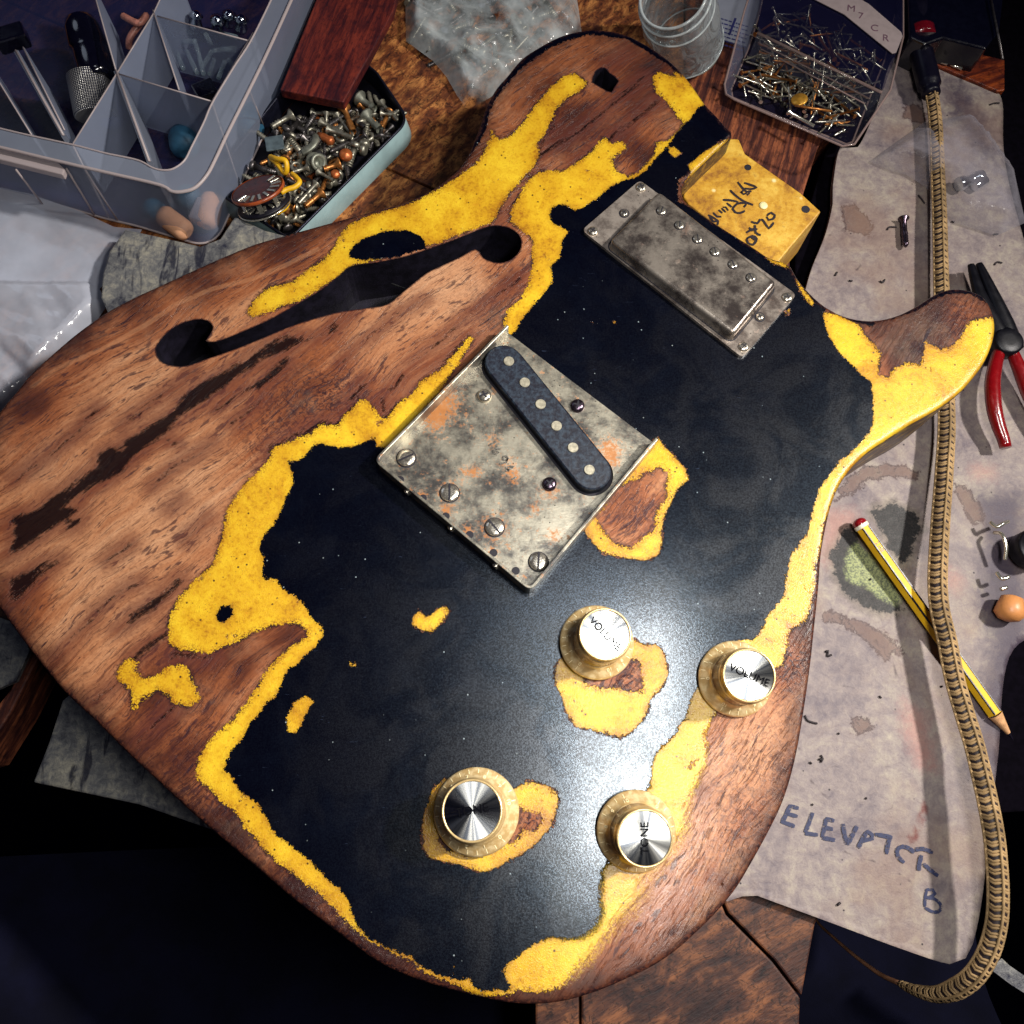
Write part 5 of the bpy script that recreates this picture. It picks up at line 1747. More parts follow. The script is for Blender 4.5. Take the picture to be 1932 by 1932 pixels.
def crs(P, z, n=60):
    q = [Vector((p.x, p.y, z)) for p in WL(P, z)]
    d = [0]
    for i in range(1, len(q)):
        d.append(d[-1]+(q[i]-q[i-1]).length)
    out = []
    c_ = catmull(q, 0.7)
    return c_


def matchpaths(P0, z0, P1, z1, sub=6):
    """two control paths with the same number of points, smoothed alike"""
    a, b = WL(P0, z0), WL(P1, z1)
    oa, ob = [], []
    n = len(a)
    for i in range(n-1):
        for j in range(sub):
            s_ = j/sub
            def cm(q):
                p0, p1, p2, p3 = q[max(i-1, 0)], q[i], q[i+1], q[min(i+2, n-1)]
                return 0.5*((2*p1)+(p2-p0)*s_+(2*p0-5*p1+4*p2-p3)*s_*s_+(3*p1-p0-3*p2+p3)*s_**3)
            oa.append(cm(a))
            ob.append(cm(b))
    oa.append(a[-1])
    ob.append(b[-1])
    return oa, ob


org = empty('organiser_box', tuple(W(250, 250, 0)))
tag(org, 'milky clear plastic parts organiser with many compartments at upper left', 'organiser box')
ro, ri = matchpaths(rimO, OZr, rimI, OZr-0.5)
vv, ff = loft([ro, ri], closed=False)
obj('rim', vv, ff, M_ORGRIM, org, True)
ed = MB().tube([p+Vector((0, 0, 0.3)) for p in ro], 0.8, 6)
ed.build('rim_edge', M_ORGEDGE, org, True)
MB().tube([p+Vector((0, 0, 0.3)) for p in ri], 0.45, 6).build('rim_edge', M_ORGEDGE, org, True)
ro2, bo_ = matchpaths(rimO, OZr-0.8, baseO, OZb)
vv, ff = loft([ro2, bo_], closed=False)
obj('side_wall', vv, ff, M_ORG, org, True)
MB().tube([p+Vector((0, 0, 0.4)) for p in bo_], 0.6, 6).build('base_edge', M_ORGEDGE, org, True)
basepoly = [(p.x, p.y, OZb) for p in WL(baseO, OZb)]
obj('tray_floor', basepoly+[tuple(W(-120, -110, OZb))], [tuple(range(len(basepoly)+1))], film('tray_floor_plastic', lin(30, 34, 74), 0.75, 0.35, 0.2, 0.05, 0.1), org)
divs = [((219, 133), (282, 305), 2.2), ((138, 272), (224, 134), 0.7), ((224, 134), (290, 26), 0.7), ((224, 140), (400, 192), 0.7), ((30, 96), (120, 256), 2.0), ((44, 90), (122, 246), 0.9), ((289, 20), (338, 170), 0.8),
        ((297, 31), (478, 80), 0.7), ((400, 192), (478, 62), 1.0), ((-60, 60), (60, 255), 0.8), ((290, 26), (330, -60), 0.8), ((219, 133), (170, -40), 0.7)]
for (a, b, w_) in divs:
    p, q = W(*a, 37), W(*b, 37)
    d = (q-p)
    d.z = 0
    nrm_ = Vector((-d.y, d.x, 0)).normalized()*w_/2
    pl = [(p+nrm_), (q+nrm_), (q-nrm_), (p-nrm_)]
    m = MB().prism([(k.x, k.y) for k in pl], 4.0, 37.0)
    m.build('divider', M_ORG if w_ < 1.5 else M_ORGRIM, org)
    MB().tube([p+Vector((0, 0, 0.2)), q+Vector((0, 0, 0.2))], 0.35 if w_ < 1.5 else 0.6, 6).build('divider_edge', M_ORGEDGE, org, True)
# clip tab on the front rim
m = MB().prism([(p.x, p.y) for p in WL([(-60, 286), (118, 330), (122, 318), (108, 306), (-60, 262)], 37.5)], 34.0, 37.5)
m.build('clip_tab', M_ORGEDGE, org, bevel=0.5)
# ridges down the front wall
for (a, b) in (((138, 275), (205, 410)), ((160, 320), (222, 415)), ((30, 320), (80, 385)), ((125, 318), (178, 405)), ((401, 196), (452, 350)), ((470, 170), (500, 246))):
    MB().tube([W(*a, 37), W(*b, 4)], 0.45, 6).build('corner_rib', M_ORGEDGE, org, True)

# things kept in the organiser
M_BLKP = simple('black_bakelite', lin(8, 8, 20), 0.12, 0.0, var=0.2, coat=1.0)
t = NT('knurled_chrome')
v = t.n('ShaderNodeTexCoord').outputs['Object']
s = t.sep(t.vmath('SCALE', v, 1000.0))
th = t.math('ARCTAN2', s[1], s[0])
k1 = t.math('SINE', t.math('ADD', t.math('MULTIPLY', th, 30.0), t.math('MULTIPLY', s[2], 4.2)))
k2 = t.math('SINE', t.math('SUBTRACT', t.math('MULTIPLY', th, 30.0), t.math('MULTIPLY', s[2], 4.2)))
hh = t.math('MULTIPLY', k1, k2)
c = t.mix(t.step(hh, -0.3, 0.5), lin(30, 34, 64), lin(214, 212, 206))
M_KNURL = t.done(t.bsdf(Base_Color=c, Metallic=0.6, Roughness=0.3, Normal=t.bump(hh, 0.8, 0.0004)))
def lathe_obj(name, prof, a, b, mat, parent=None, n=32, smooth=True):
    """a lathe whose local z is its own axis"""
    a, b = Vector(a), Vector(b)
    q = Vector((0, 0, 1)).rotation_difference((b-a).normalized())
    m = MB().lathe(prof, (0, 0, 0), n=n)
    me = bpy.data.meshes.new(name)
    me.from_pydata([(p[0]*MM, p[1]*MM, p[2]*MM) for p in m.v], [], m.f)
    o = link(name, me, parent, mat, False)
    me.polygons.foreach_set('use_smooth', [len(p.vertices) == 4 and smooth for p in me.polygons])
    o.location = a*MM-(origin_of(parent) if parent else Vector((0, 0, 0)))
    o.rotation_mode = 'QUATERNION'
    o.rotation_quaternion = q
    return o


a_, b_ = W(150, 36, 27), W(188, 155, 22)
L = (b_-a_).length
ps = lathe_obj('plug_shell', [(4, 0), (7.2, 2), (8.3, 6), (8.5, L*0.45), (7.6, L*0.5), (8.2, L*0.55), (8.0, L*0.9), (7.0, L)], a_, b_, M_BLKP)
tag(ps, 'glossy black plug shell standing in the organiser above the knurled collar', 'plug shell')
a_, b_ = W(166, 142, 22), W(182, 218, 16)
kn = lathe_obj('knurled_collar', [(7.5, 0), (9.6, 0.6), (9.8, (b_-a_).length), (9.0, (b_-a_).length+0.6)], a_, b_, M_KNURL, n=48)
tag(kn, 'silver knurled metal collar in the organiser under the black plug', 'collar')
c0 = W(210, 220, 10)
bl = MB().lathe([(0.1, -4), (5, -3), (7.2, 0), (5.4, 3), (0.1, 4.2)], c0, n=28, cap=False).build('blue_cap', simple('blue_plastic', lin(26, 50, 120), 0.35, var=0.2), None, True)
tag(bl, 'round dark blue plastic cap in the organiser behind the thick divider', 'plastic cap')
M_CLEAR = film('clear_tube', lin(176, 196, 206), 0.22, 0.08, 0.1, 0.3, 0.7)
ftub = [(340, 62, 372, 60), (332, 80, 366, 78), (352, 96, 372, 138), (372, 92, 384, 140), (366, 74, 380, 120), (402, 96, 444, 90), (430, 112, 448, 134), (380, 130, 400, 96), (395, 140, 404, 112), (346, 130, 332, 96), (412, 148, 424, 116),
        (388, 64, 398, 84), (416, 62, 446, 70), (442, 96, 420, 92)]
for (a, b, c_, d) in ftub:
    p, q = W(a, b, random.uniform(6, 14)), W(c_, d, random.uniform(6, 14))
    o = lathe_obj('glass_fuse', [(1.1, 0), (1.1, (q-p).length)], p, q, M_CLEAR, n=12)
    tag(o, 'small clear glass fuse lying loose in the organiser compartment by the far wall', 'fuse', 'glass fuses in the organiser')
M_PEACH = simple('peach_foam', lin(226, 168, 130), 0.6, var=0.08)
M_TEAL = simple('teal_foam', lin(36, 84, 112), 0.6, var=0.25, scale=0.15)
for (p_, q_, r, mt, nm, lb) in (((306, 404), (352, 438), 5.0, M_PEACH, 'foam_plug', 'peach foam plug lying sideways in the organiser corner nearest the tin'), ((400, 372), (390, 424), 5.2, M_PEACH, 'foam_plug', 'peach foam plug standing upright in the organiser corner nearest the tin'),
                                 ((300, 388), (286, 408), 6.0, M_TEAL, 'teal_plug', 'dark teal foam lump left of the peach plugs'), ((340, 370), (372, 372), 5.5, M_TEAL, 'teal_plug', 'dark teal foam lump above the peach plugs'),
                                 ((452, 200), (476, 250), 7.0, M_TEAL, 'teal_plug', 'large dark teal foam lump against the organiser\'s right wall'), ((345, 250), (350, 285), 7.0, M_TEAL, 'teal_plug', 'dark teal foam lump deep in the large front compartment')):
    p, q = W(*p_, 8), W(*q_, 8)
    L = (q-p).length
    o = lathe_obj(nm, [(r*0.4, -r*0.25), (r*0.85, 0), (r, r*0.4), (r, L-r*0.4), (r*0.85, L), (r*0.4, L+r*0.25)], p, q, mt, n=24)
    tag(o, lb, 'foam plug')
o = MB().box(tuple(W(380, 400, 9)), (7, 12, 6), rz=-0.3).build('plastic_tag', film('clear_block', lin(150, 140, 150), 0.6), None, bevel=0.8)
tag(o, 'small square clear plastic piece between the two peach plugs', 'plastic piece')
o = MB().tube(catmull([W(232, 30, 24), W(262, 44, 26), W(275, 30, 24), W(246, 70, 20), W(244, 92, 16)], 1), 1.6, 8).build('pink_wire', simple('salmon_plastic', lin(190, 126, 110), 0.4), None, True)
tag(o, 'salmon coloured bent wire standing in the organiser beside the black plug', 'wire')
o = MB().box(tuple(W(388, 172, 14)), (10, 9, 5), rz=0.5).build('black_block', M_BLKP, None, bevel=0.6)
tag(o, 'small black plastic block in the organiser by the glass fuses', 'plastic block')
o = MB().box(tuple(W(22, 72, 30)), (14, 9, 8), rz=0.4).build('end_piece', M_BLKP, None, bevel=1.0)
tag(o, 'black plastic end cap at the organiser\'s far left edge', 'plastic cap')
M_CHROME = simple('chrome', lin(206, 214, 222), 0.08, 1.0, var=0.2, scale=0.6)
for k, (a, b) in enumerate(((410, 44), (432, 36), (455, 46), (370, 40))):
    c0 = W(a, b, 14)
    o = MB().lathe([(2.5, -4), (3.2, -2), (2.2, 2), (3.4, 3), (1.0, 5)], c0, c0+Vector((0.3, 0.2*k-0.3, 1)), n=20).build('chrome_fitting', M_CHROME, None, True)
    tag(o, 'small chrome fitting in the dark far compartment of the organiser', 'chrome fitting', 'chrome fittings in the organiser')


# ---- crumpled plastic sheets and bags
def crumple(name, polyP, z, amp, freq, mat, step=1.6, seed=0, ridge=True, low=None):
    loop = resample([Vector((p.x, p.y)) for p in WL(polyP, z)], 4)
    vo, F = fill_grid([(p.x, p.y) for p in loop], [], step)
    d = -sdf([(p.x, p.y) for p in loop], vo)
    vv = []
    for (x, y), dd in zip(vo, d):
        q = Vector(((0.8*x-0.6*y)*freq*0.45+seed, (0.6*x+0.8*y)*freq*1.3, seed*1.7))
        wq = q+Vector((mnoise.noise(q*0.9), mnoise.noise(q*0.9+Vector((7, 3, 1))), 0))*0.7
        h = 1.5*mnoise.voronoi(wq)[0][0]+0.8*mnoise.voronoi(wq*2.1)[0][0]+0.35*mnoise.voronoi(q*4.3)[0][0]-0.8
        m = min(1, dd/6)
        a_ = amp
        if low is not None:
            a_ = amp*low(x, y)
        vv.append((x, y, z+max(0, a_*(h*0.5+0.5))*m))
    return obj(name, vv, [tuple(int(i) for i in f) for f in F], mat, None, True)


M_BAG = film('grey_bag_film', lin(186, 190, 204), 0.66, 0.16, 0.0, 0.03, 0.25, 0.35, 1.0)
_y0 = W(100, 540, 4).y
bag1 = crumple('plastic_bag', [(-110, 330), (60, 366), (150, 398), (215, 428), (268, 433), (248, 470), (214, 518), (188, 545), (204, 575), (168, 625), (120, 690), (60, 760), (-110, 860)], 3.5, 5.5, 0.035, M_BAG, 1.6, 3.0,
               low=lambda x, y: 0.25 if y > _y0 else 1.0+min(1.2, (_y0-y)/25))
tag(bag1, 'crumpled pale grey plastic bag between the organiser and the guitar edge', 'plastic bag')
M_BAG2 = film('clear_bag_film', lin(196, 204, 206), 0.36, 0.12, 0.0, 0.06, 0.5, 0.9, 1.0)
bag2 = crumple('parts_bag', [(764, -40), (766, 78), (817, 115), (843, 146), (862, 180), (877, 201), (897, 201), (925, 184), (970, 150), (1040, 120), (1100, 80), (1092, 20), (1080, -60)], 3.0, 11.0, 0.05, M_BAG2, 1.5, 9.0)
tag(bag2, 'clear crumpled plastic bag of screws behind the guitar\'s upper horn', 'plastic bag')
bp = [(p.x, p.y) for p in WL([(770, -20), (775, 70), (820, 105), (900, 120), (980, 100), (1040, 60), (1060, -20)], 3)]
xs = [p[0] for p in bp]
ys = [p[1] for p in bp]
n_ = 0
while n_ < 45:
    x, y = random.uniform(min(xs), max(xs)), random.uniform(min(ys), max(ys))
    if not inside(bp, x, y):
        continue
    k = random.choice([0, 1, 3, 4])
    lay(kinds[k], KN[k], x, y, 2.0+random.random()*3, 'dull '+KN[k]+' seen through the clear crumpled bag at the top', KN[k], KN[k]+'s in the clear bag')
    n_ += 1
M_FILM3 = film('thin_bag_film', lin(168, 164, 176), 0.12, 0.2, 0.8, 0.12, 0.55, 0.25)
bag3 = crumple('grip_bag', [(1640, 305), (1700, 262), (1745, 230), (1830, 215), (1915, 330), (1935, 420), (1880, 445), (1800, 420), (1745, 352), (1710, 330), (1680, 322)], 6.5, 9.0, 0.03, M_FILM3, 2.0, 21.0)
tag(bag3, 'thin clear grip bag holding a chrome part at the right edge of the board', 'plastic bag')
fr_ = lathe_obj('chrome_ferrule', [(3.2, 0), (3.4, 0.4), (3.4, 3), (2.6, 3.4), (2.6, 9), (3.3, 9.6), (3.3, 13), (1.4, 13.6)], W(1808, 348, 10), W(1868, 328, 10), M_CHROME)
tag(fr_, 'shiny chrome ferrule inside the thin clear bag', 'ferrule')
fr2 = lathe_obj('chrome_ferrule', [(2.2, 0), (2.4, 0.4), (2.4, 7), (1.6, 7.6)], W(1838, 352, 9), W(1862, 338, 9), M_CHROME)
tag(fr2, 'smaller chrome ferrule under the shiny one in the thin clear bag', 'ferrule')

# ---- glass jar
t = NT('jar_glass')
v = t.coord()
lw = t.n('ShaderNodeLayerWeight')
lw.inputs[0].default_value = 0.5
nb_ = t.bump(t.noise(v, 0.08, 3, 0.5, 1.0), 0.8, 0.004)
t.put(lw.inputs['Normal'], nb_)
f_ = t.math('MULTIPLY', t.math('POWER', lw.outputs['Facing'], 1.1), 1.1, clamp=True)
tr = t.n('ShaderNodeBsdfTransparent')
tr.inputs[0].default_value = (0.8, 0.84, 0.86, 1)
gl = t.bsdf(Base_Color=lin(170, 176, 180), Roughness=0.08, Metallic=0.4, Normal=nb_)
mx = t.n('ShaderNodeMixShader')
t.put(mx.inputs[0], t.math('ADD', f_, 0.2, clamp=True))
t.put(mx.inputs[1], tr.outputs[0])
t.put(mx.inputs[2], gl)
M_GLASS = t.done(mx.outputs[0])
jb, jt = W(1303, 100, 1.0), W(1270, -8, 46)
JL = (jt-jb).length
jar = lathe_obj('glass_jar', [(8.5, 0), (10.5, 0.8), (14.5, 4), (17.6, 9), (18.6, JL*0.62), (17.2, JL*0.75), (15.6, JL*0.82), (15.6, JL*0.88), (16.6, JL*0.9), (16.6, JL*0.93), (15.4, JL*0.95), (15.4, JL)], jb, jt, M_GLASS, n=48)
jar.data.polygons.foreach_set('use_smooth', [True]*len(jar.data.polygons))
# open the mouth
bm = bmesh.new()
bm.from_mesh(jar.data)
bm.faces.ensure_lookup_table()
bmesh.ops.delete(bm, geom=[bm.faces[-1]], context='FACES')
bm.to_mesh(jar.data)
bm.free()
tag(jar, 'small empty glass jar tilted behind the tip of the upper horn', 'glass jar')
jd = (jt-jb).normalized()
M_GLHIGHLIGHT = film('glass_highlight', lin(196, 204, 206), 0.62, 0.08, 0.3, 0.2, 0.4, 0.5, 1.0)  # pale rings added to stand for highlights on the jar's thick glass
qj = Vector((0, 0, 1)).rotation_difference(jd)
jarkids = []
for hh_, rr_, tt_ in ((JL, 15.4, 0.7), (JL*0.915, 16.7, 0.6), (JL*0.76, 17.2, 0.45), (9.0, 17.7, 0.4)):
    jg = MB().tube([jb+qj @ Vector((rr_*math.cos(k*math.pi/30), rr_*math.sin(k*math.pi/30), hh_)) for k in range(61)], tt_, 8, cap=False).build('highlight_ring', M_GLHIGHLIGHT, None, True)
    jarkids.append(jg)

m = MB()
qj = Vector((0, 0, 1)).rotation_difference(jd)
ringp = []
for k in range(41):
    a = -2.0+k*0.06
    ringp.append(jb+qj @ Vector((10.8*math.cos(a), 10.8*math.sin(a), 0.9)))
vv = []
for k, p in enumerate(ringp):
    w_ = 5.0*math.sin(math.pi*min(1, (k+3)/46))
    dr = (p-jb)
    dr = (dr-jd*dr.dot(jd)).normalized()
    vv += [p+dr*0.4, p+dr*(0.5+w_*1.15)+jd*w_]
ff = [(2*i, 2*i+2, 2*i+3, 2*i+1) for i in range(40)]
jarkids.append(obj('jar_reflection', vv, ff, simple('reflection_white', lin(214, 214, 196), 0.6, var=0.15, scale=0.4), None, True))  # pale crescent paints the reflection in the jar's base
jm = Matrix.Translation(jar.location) @ jar.rotation_quaternion.to_matrix().to_4x4()
for o_ in jarkids:
    o_.parent = jar
    o_.matrix_parent_inverse = jm.inverted()

# ---- printed slip of paper
M_PAPER = simple('slip_paper', lin(150, 154, 168), 0.7, var=0.06, scale=0.1)
sp = MB().prism([(p.x, p.y) for p in WL([(1330, -40), (1341, 30), (1349, 70), (1409, 88), (1430, 20), (1446, -50)], 1.2)], 0.7, 1.2).build('paper_slip', M_PAPER)
tag(sp, 'white printed paper slip between the glass jar and the clear nail box', 'paper slip')
lb = MB()
M_BLUEINK = simple('blue_print', lin(44, 48, 108), 0.6)
for r in range(7):
    y0 = 32+r*8
    x = 1352+r*0.5
    while x < 1412-r*1.5:
        w_ = random.uniform(3, 8)
        p, q = W(x, y0+(x-1350)*0.3, 1.3), W(x+w_, y0+(x+w_-1350)*0.3, 1.3)
        lb.ribbon([p, q], 1.1)
        x += w_+random.uniform(1.2, 2.2)
lb.ribbon([W(1388, 34, 1.35), W(1376, 66, 1.35)], 1.6)
lb.build('printed_lines', M_BLUEINK, sp)

# ---- clear box of nails
M_BOX = film('clear_box', lin(120, 124, 150), 0.10, 0.08, 0.15, 0.08, 0.55, 0.06)
M_BOXEDGE = film('clear_box_edge', lin(150, 128, 124), 0.55, 0.1, 0.1, 0.2, 0.4)
nb = empty('nail_box', tuple(W(1520, 160, 0)))
tag(nb, 'clear plastic box half full of nails and tacks at the top right', 'plastic box')
BT = 24.0
floorp = WL([(1432, 30), (1412, 92), (1380, 168), (1382, 184), (1400, 192), (1596, 272), (1608, 268), (1670, 110), (1690, 20), (1690, -60), (1450, -60)], 6.0)
topp = WL([(1424, -40), (1404, 22), (1367, 160), (1370, 178), (1386, 188), (1590, 276), (1612, 272), (1680, 170), (1704, 70), (1704, -120), (1444, -120)], BT)
vv, ff = loft([[(p.x, p.y, 6.0) for p in floorp], [(p.x, p.y, BT) for p in topp]])
obj('side_wall', vv, ff, M_BOX, nb)
obj('box_floor', [(p.x, p.y, 6.2) for p in floorp], [tuple(range(len(floorp)))], film('box_floor_plastic', lin(20, 18, 34), 0.86, 0.2), nb)
MB().tube([p for p in topp]+[topp[0]], 0.55, 6).build('rim', M_BOXEDGE, nb, True)
MB().tube([p for p in floorp]+[floorp[0]], 0.5, 6).build('base_edge', M_BOXEDGE, nb, True)
for (a, b, z0, z1) in (((1429, 62), (1664, 175), BT-1, BT-1), ((1435, 92), (1632, 196), 16, 16), ((1430, 80), (1640, 186), 18, 18)):
    MB().tube([W(*a, z0), W(*b, z1)], 0.7 if z0 > 20 else 0.35, 6).build('divider_edge', M_BOXEDGE, nb, True)
p, q = W(1429, 62, BT-1), W(1664, 175, BT-1)
obj('divider', [(p.x, p.y, 6.5), (q.x, q.y, 6.5), (q.x, q.y, BT-1), (p.x, p.y, BT-1)], [(0, 1, 2, 3)], M_BOX, nb)
obj('lid', [tuple(W(a, b, BT+1.0)) for a, b in ((1430, 58), (1666, 170), (1704, 66), (1704, -110), (1440, -110))], [(0, 1, 2, 3, 4)], film('dark_lid', lin(22, 22, 50), 0.45, 0.15, 0.2, 0.05, 0.2), nb)
nails = [mk('nail', nail(14, 0.45), M_BRIGHT), mk('nail', nail(9, 0.4), M_ZINC), mk('nail', nail(18, 0.55), M_BRASS), mk('tack', nail(6, 0.5), M_BRIGHT)]
heap2 = [(p.x, p.y) for p in WL([(1440, 36), (1425, 84), (1396, 150), (1410, 176), (1470, 205), (1590, 256), (1610, 225), (1640, 170), (1650, 110), (1560, 60), (1500, 20)], 8)]
xs = [p[0] for p in heap2]
ys = [p[1] for p in heap2]
n_ = 0
while n_ < 230:
    x, y = random.uniform(min(xs), max(xs)), random.uniform(min(ys), max(ys))
    if not inside(heap2, x, y):
        continue
    k = random.choices(range(4), [4, 4, 1.2, 3])[0]
    fx = (x-min(xs))/(max(xs)-min(xs))
    rg = 'by its left wall' if fx < 0.33 else ('in its middle' if fx < 0.66 else 'towards its right end')
    lay(nails[k], 'nail' if k < 3 else 'tack', x, y, 7.5+5*(n_/230), ['bright steel nail', 'short dull nail', 'long brass nail', 'bright short tack'][k]+' loose in the clear box, '+rg, 'nail' if k < 3 else 'tack', ('nails' if k < 3 else 'tacks')+' in the clear box',
        tilt=math.radians(random.gauss(90, 9)))
    n_ += 1
c0 = W(1508, 188, 15)
o = MB().lathe([(0.1, 0.9), (3.6, 0.5), (4.0, 0), (3.6, -0.4), (0.1, -0.6)], c0, c0+Vector((-0.3, 0.1, 1)), n=28, cap=False).build('brass_disc', simple('yellow_brass', lin(216, 160, 62), 0.3, 0.6), None, True)
tag(o, 'round yellow brass disc on top of the nails in the clear box', 'brass disc')
o = lathe_obj('brass_pin', [(0.6, 0), (0.6, 18)], W(1500, 199, 15), W(1550, 207, 15), M_BRASS, n=10)
tag(o, 'long thin brass pin under the brass disc in the clear box', 'brass pin')
o = lathe_obj('silver_screw', [(0.8, 0), (0.8, 13), (1.6, 14), (1.6, 14.6)], W(1536, 238, 14), W(1500, 218, 14), M_BRIGHT, n=12)
tag(o, 'bright silver screw near the front wall of the clear nail box', 'screw')
# paper tag on the lid
lz = BT+2.0
tg_ = MB().prism([(p.x, p.y) for p in WL([(1560, -10), (1687, 101), (1702, 67), (1680, 26), (1640, -20)], lz)], lz-0.3, lz)
tg_ = MB().prism([(p.x, p.y) for p in WL([(1500, -20), (1593, 27), (1684, 101), (1691, 99), (1703, 68), (1700, 60), (1640, 8), (1560, -40)], lz)], lz-0.3, lz).build('paper_tag', simple('tag_paper', lin(146, 132, 132), 0.7, var=0.07))
tag(tg_, 'pale paper tag with stencilled letters on the lid of the nail box', 'paper tag')
M_TAGINK = simple('tag_ink', lin(92, 62, 78), 0.7)
for ch, a, b in (('R', 1671, 92-6), ('C', 1650, 63+4), ('7', 1624, 40+4), ('M', 1606, 26+4)):
    p = W(a, b-14, lz+0.1)
    text_obj('lettering', ch, 5.6, p, math.radians(-10), M_TAGINK, tg_, 0.04)

# ---- black tool case and the orange-brown batten behind it
M_CASE = simple('black_case', lin(7, 8, 20), 0.2, 0.0, var=0.2, coat=0.5)
cs = MB().prism([(p.x, p.y) for p in WL([(1712, -60), (1716, 70), (1745, 84), (1780, 72), (1860, 92), (1886, 60), (1900, -60)], 22)], 1, 22).build('tool_case', M_CASE, None, bevel=1.0)
tag(cs, 'glossy black tool case in the far right corner', 'tool case')
M_BATTEN = wood_board('orange_batten', lin(150, 70, 30), lin(104, 42, 24), lin(40, 14, 18), 0.3, 0.04, 0.3, 0.4, 0.35)
bt = MB().prism([(p.x, p.y) for p in WL([(1700, 70), (1896, 112), (1896, 170), (1884, 172), (1766, 122), (1690, 106)], 7)], 0.3, 7).build('wood_batten', M_BATTEN, None, bevel=0.6)
tag(bt, 'orange-brown batten between the black case and the grey board', 'wood batten')
for (a, b, c_, d) in ((1762, 112, 1790, 122), (1790, 120, 1822, 133)):
    o = lathe_obj('steel_rod', [(0.8, 0), (0.8, 7)], W(a, b, 8), W(c_, d, 8), M_BRIGHT, n=10)
    tag(o, 'short bright steel rod on the far edge of the grey board', 'steel rod', 'steel rods at the far edge of the board')
cb = lathe_obj('steel_ruler', [(0.6, 0), (0.6, 40)], W(1868, -10, 24), W(1889, 96, 24), M_ZINC2, n=8)
tag(cb, 'thin steel rod leaning on the black tool case', 'steel rod')

# ---- braided hose
hoseP = [(1757, 172, 12), (1763, 210, 12), (1767, 260, 12), (1770, 339, 12), (1773, 417, 13), (1775, 503, 13), (1778, 600, 13), (1783, 700, 14), (1786, 803, 14), (1781, 895, 15), (1775, 975, 16), (1771, 1040, 17),
         (1769, 1100, 18), (1773, 1150, 18), (1786, 1205, 18), (1801, 1281, 18), (1820, 1347, 19), (1838, 1405, 20), (1852, 1462, 22), (1864, 1515, 23), (1875, 1575, 24), (1881, 1637, 24), (1883, 1689, 23), (1880, 1741, 22),
         (1866, 1794, 20), (1840, 1838, 16), (1807, 1864, 10), (1768, 1876, 2), (1728, 1869, -8), (1696, 1855, -18)]
hp = catmull([W(*q) for q in hoseP], 1.0)
Lh = len(hp)
LSUM = sum((hp[j+1]-hp[j]).length for j in range(Lh-1))
rad_ = [3.0+0.75*min(1, i/(Lh*0.6)) for i in range(Lh)]
for i in range(Lh):
    if i > Lh*0.93:
        rad_[i] *= 1-0.75*(i-Lh*0.93)/(Lh*0.07)
M_TAN = simple('tan_braid', lin(150, 124, 88), 0.7, var=0.4, scale=0.12, spec=0.2)
M_CORE = simple('hose_core', lin(30, 18, 22), 0.6, var=0.3)
hose = MB().tube(hp, [r*0.84 for r in rad_], 16).build('braided_hose', M_CORE, None, True)
tag(hose, 'long tan braided hose with a black connector running down the right side', 'hose')
fr_m = []
for i, p in enumerate(hp):
    tt = (hp[min(i+1, Lh-1)]-hp[max(i-1, 0)]).normalized()
    s_ = tt.cross(Vector((0, 0, 1))).normalized()
    u_ = s_.cross(tt)
    fr_m.append((p, tt, s_, u_))
rib = MB()
# chevron ribs meeting at a raised spine; eight sectors round the hose
acc = 0.0
i = 0
NS = 4
while i < Lh-3:
    p, tt, s_, u_ = fr_m[i]
    r = rad_[i]*0.93
    n_ = 16
    vv = []
    ww = 0.46*rad_[i]/3.4
    for k in range(n_+1):
        a = 2*math.pi*k/n_
        off = 0.7*abs(((a-math.pi/2)/(2*math.pi/NS)+0.5) % 1.0-0.5)*2*rad_[i]/3
        c_ = p+s_*(math.cos(a)*r)+u_*(math.sin(a)*r)+tt*off
        nn = (s_*math.cos(a)+u_*math.sin(a))
        vv += [c_-tt*ww-nn*0.35, c_+nn*0.32, c_+tt*ww-nn*0.35]
    ff = []
    for k in range(n_):
        ff += [(3*k, 3*k+3, 3*k+4, 3*k+1), (3*k+1, 3*k+4, 3*k+5, 3*k+2)]
    rib.add(vv, ff)
    step_ = 1.55
    acc += step_
    i = int(round(acc*Lh/LSUM))
rb = rib.build('braid_ribs', M_TAN, hose, True)
tag(rb, kind='stuff')
sp_ = MB()
for sct in range(NS):
    a = math.pi/2+sct*2*math.pi/NS
    sp_.tube([f[0]+f[2]*(math.cos(a)*rad_[j]*0.97)+f[3]*(math.sin(a)*rad_[j]*0.97) for j, f in enumerate(fr_m)][::1], [0.52*rad_[j]/3.4 for j in range(Lh)], 6)
sp_.build('braid_spine', M_TAN, hose, True)
M_BRWIRE = simple('thin_copper_wire', lin(120, 84, 62), 0.4, 0.5)
wp = catmull([hp[-1]]+[W(*q) for q in ((1660, 1838, -26), (1611, 1802, -34), (1572, 1768, -40), (1546, 1744, -44), (1530, 1720, -46))], 2)
MB().tube(wp, [1.0-0.5*i/len(wp) for i in range(len(wp))], 8).build('wire_tail', M_BRWIRE, hose, True)
M_RUB = simple('black_rubber', lin(10, 9, 24), 0.35, var=0.2, spec=0.3)
con = catmull([W(*q) for q in ((1757, 178, 13), (1748, 140, 13), (1738, 100, 14), (1732, 60, 15), (1728, 10, 16), (1722, -60, 16))], 1.5)
m = MB().tube(con, [4.4 if i < 4 else (6.8 if i > 16 else 5.6) for i in range(len(con))], 20)
m.build('connector', M_RUB, hose, True)
rr = catmull([W(1738, 76, 17), W(1735, 60, 17)], 1.0)
MB().tube(rr, 7.2, 20).build('red_ring', simple('red_ring', lin(96, 10, 20), 0.2, coat=0.8), hose, True)

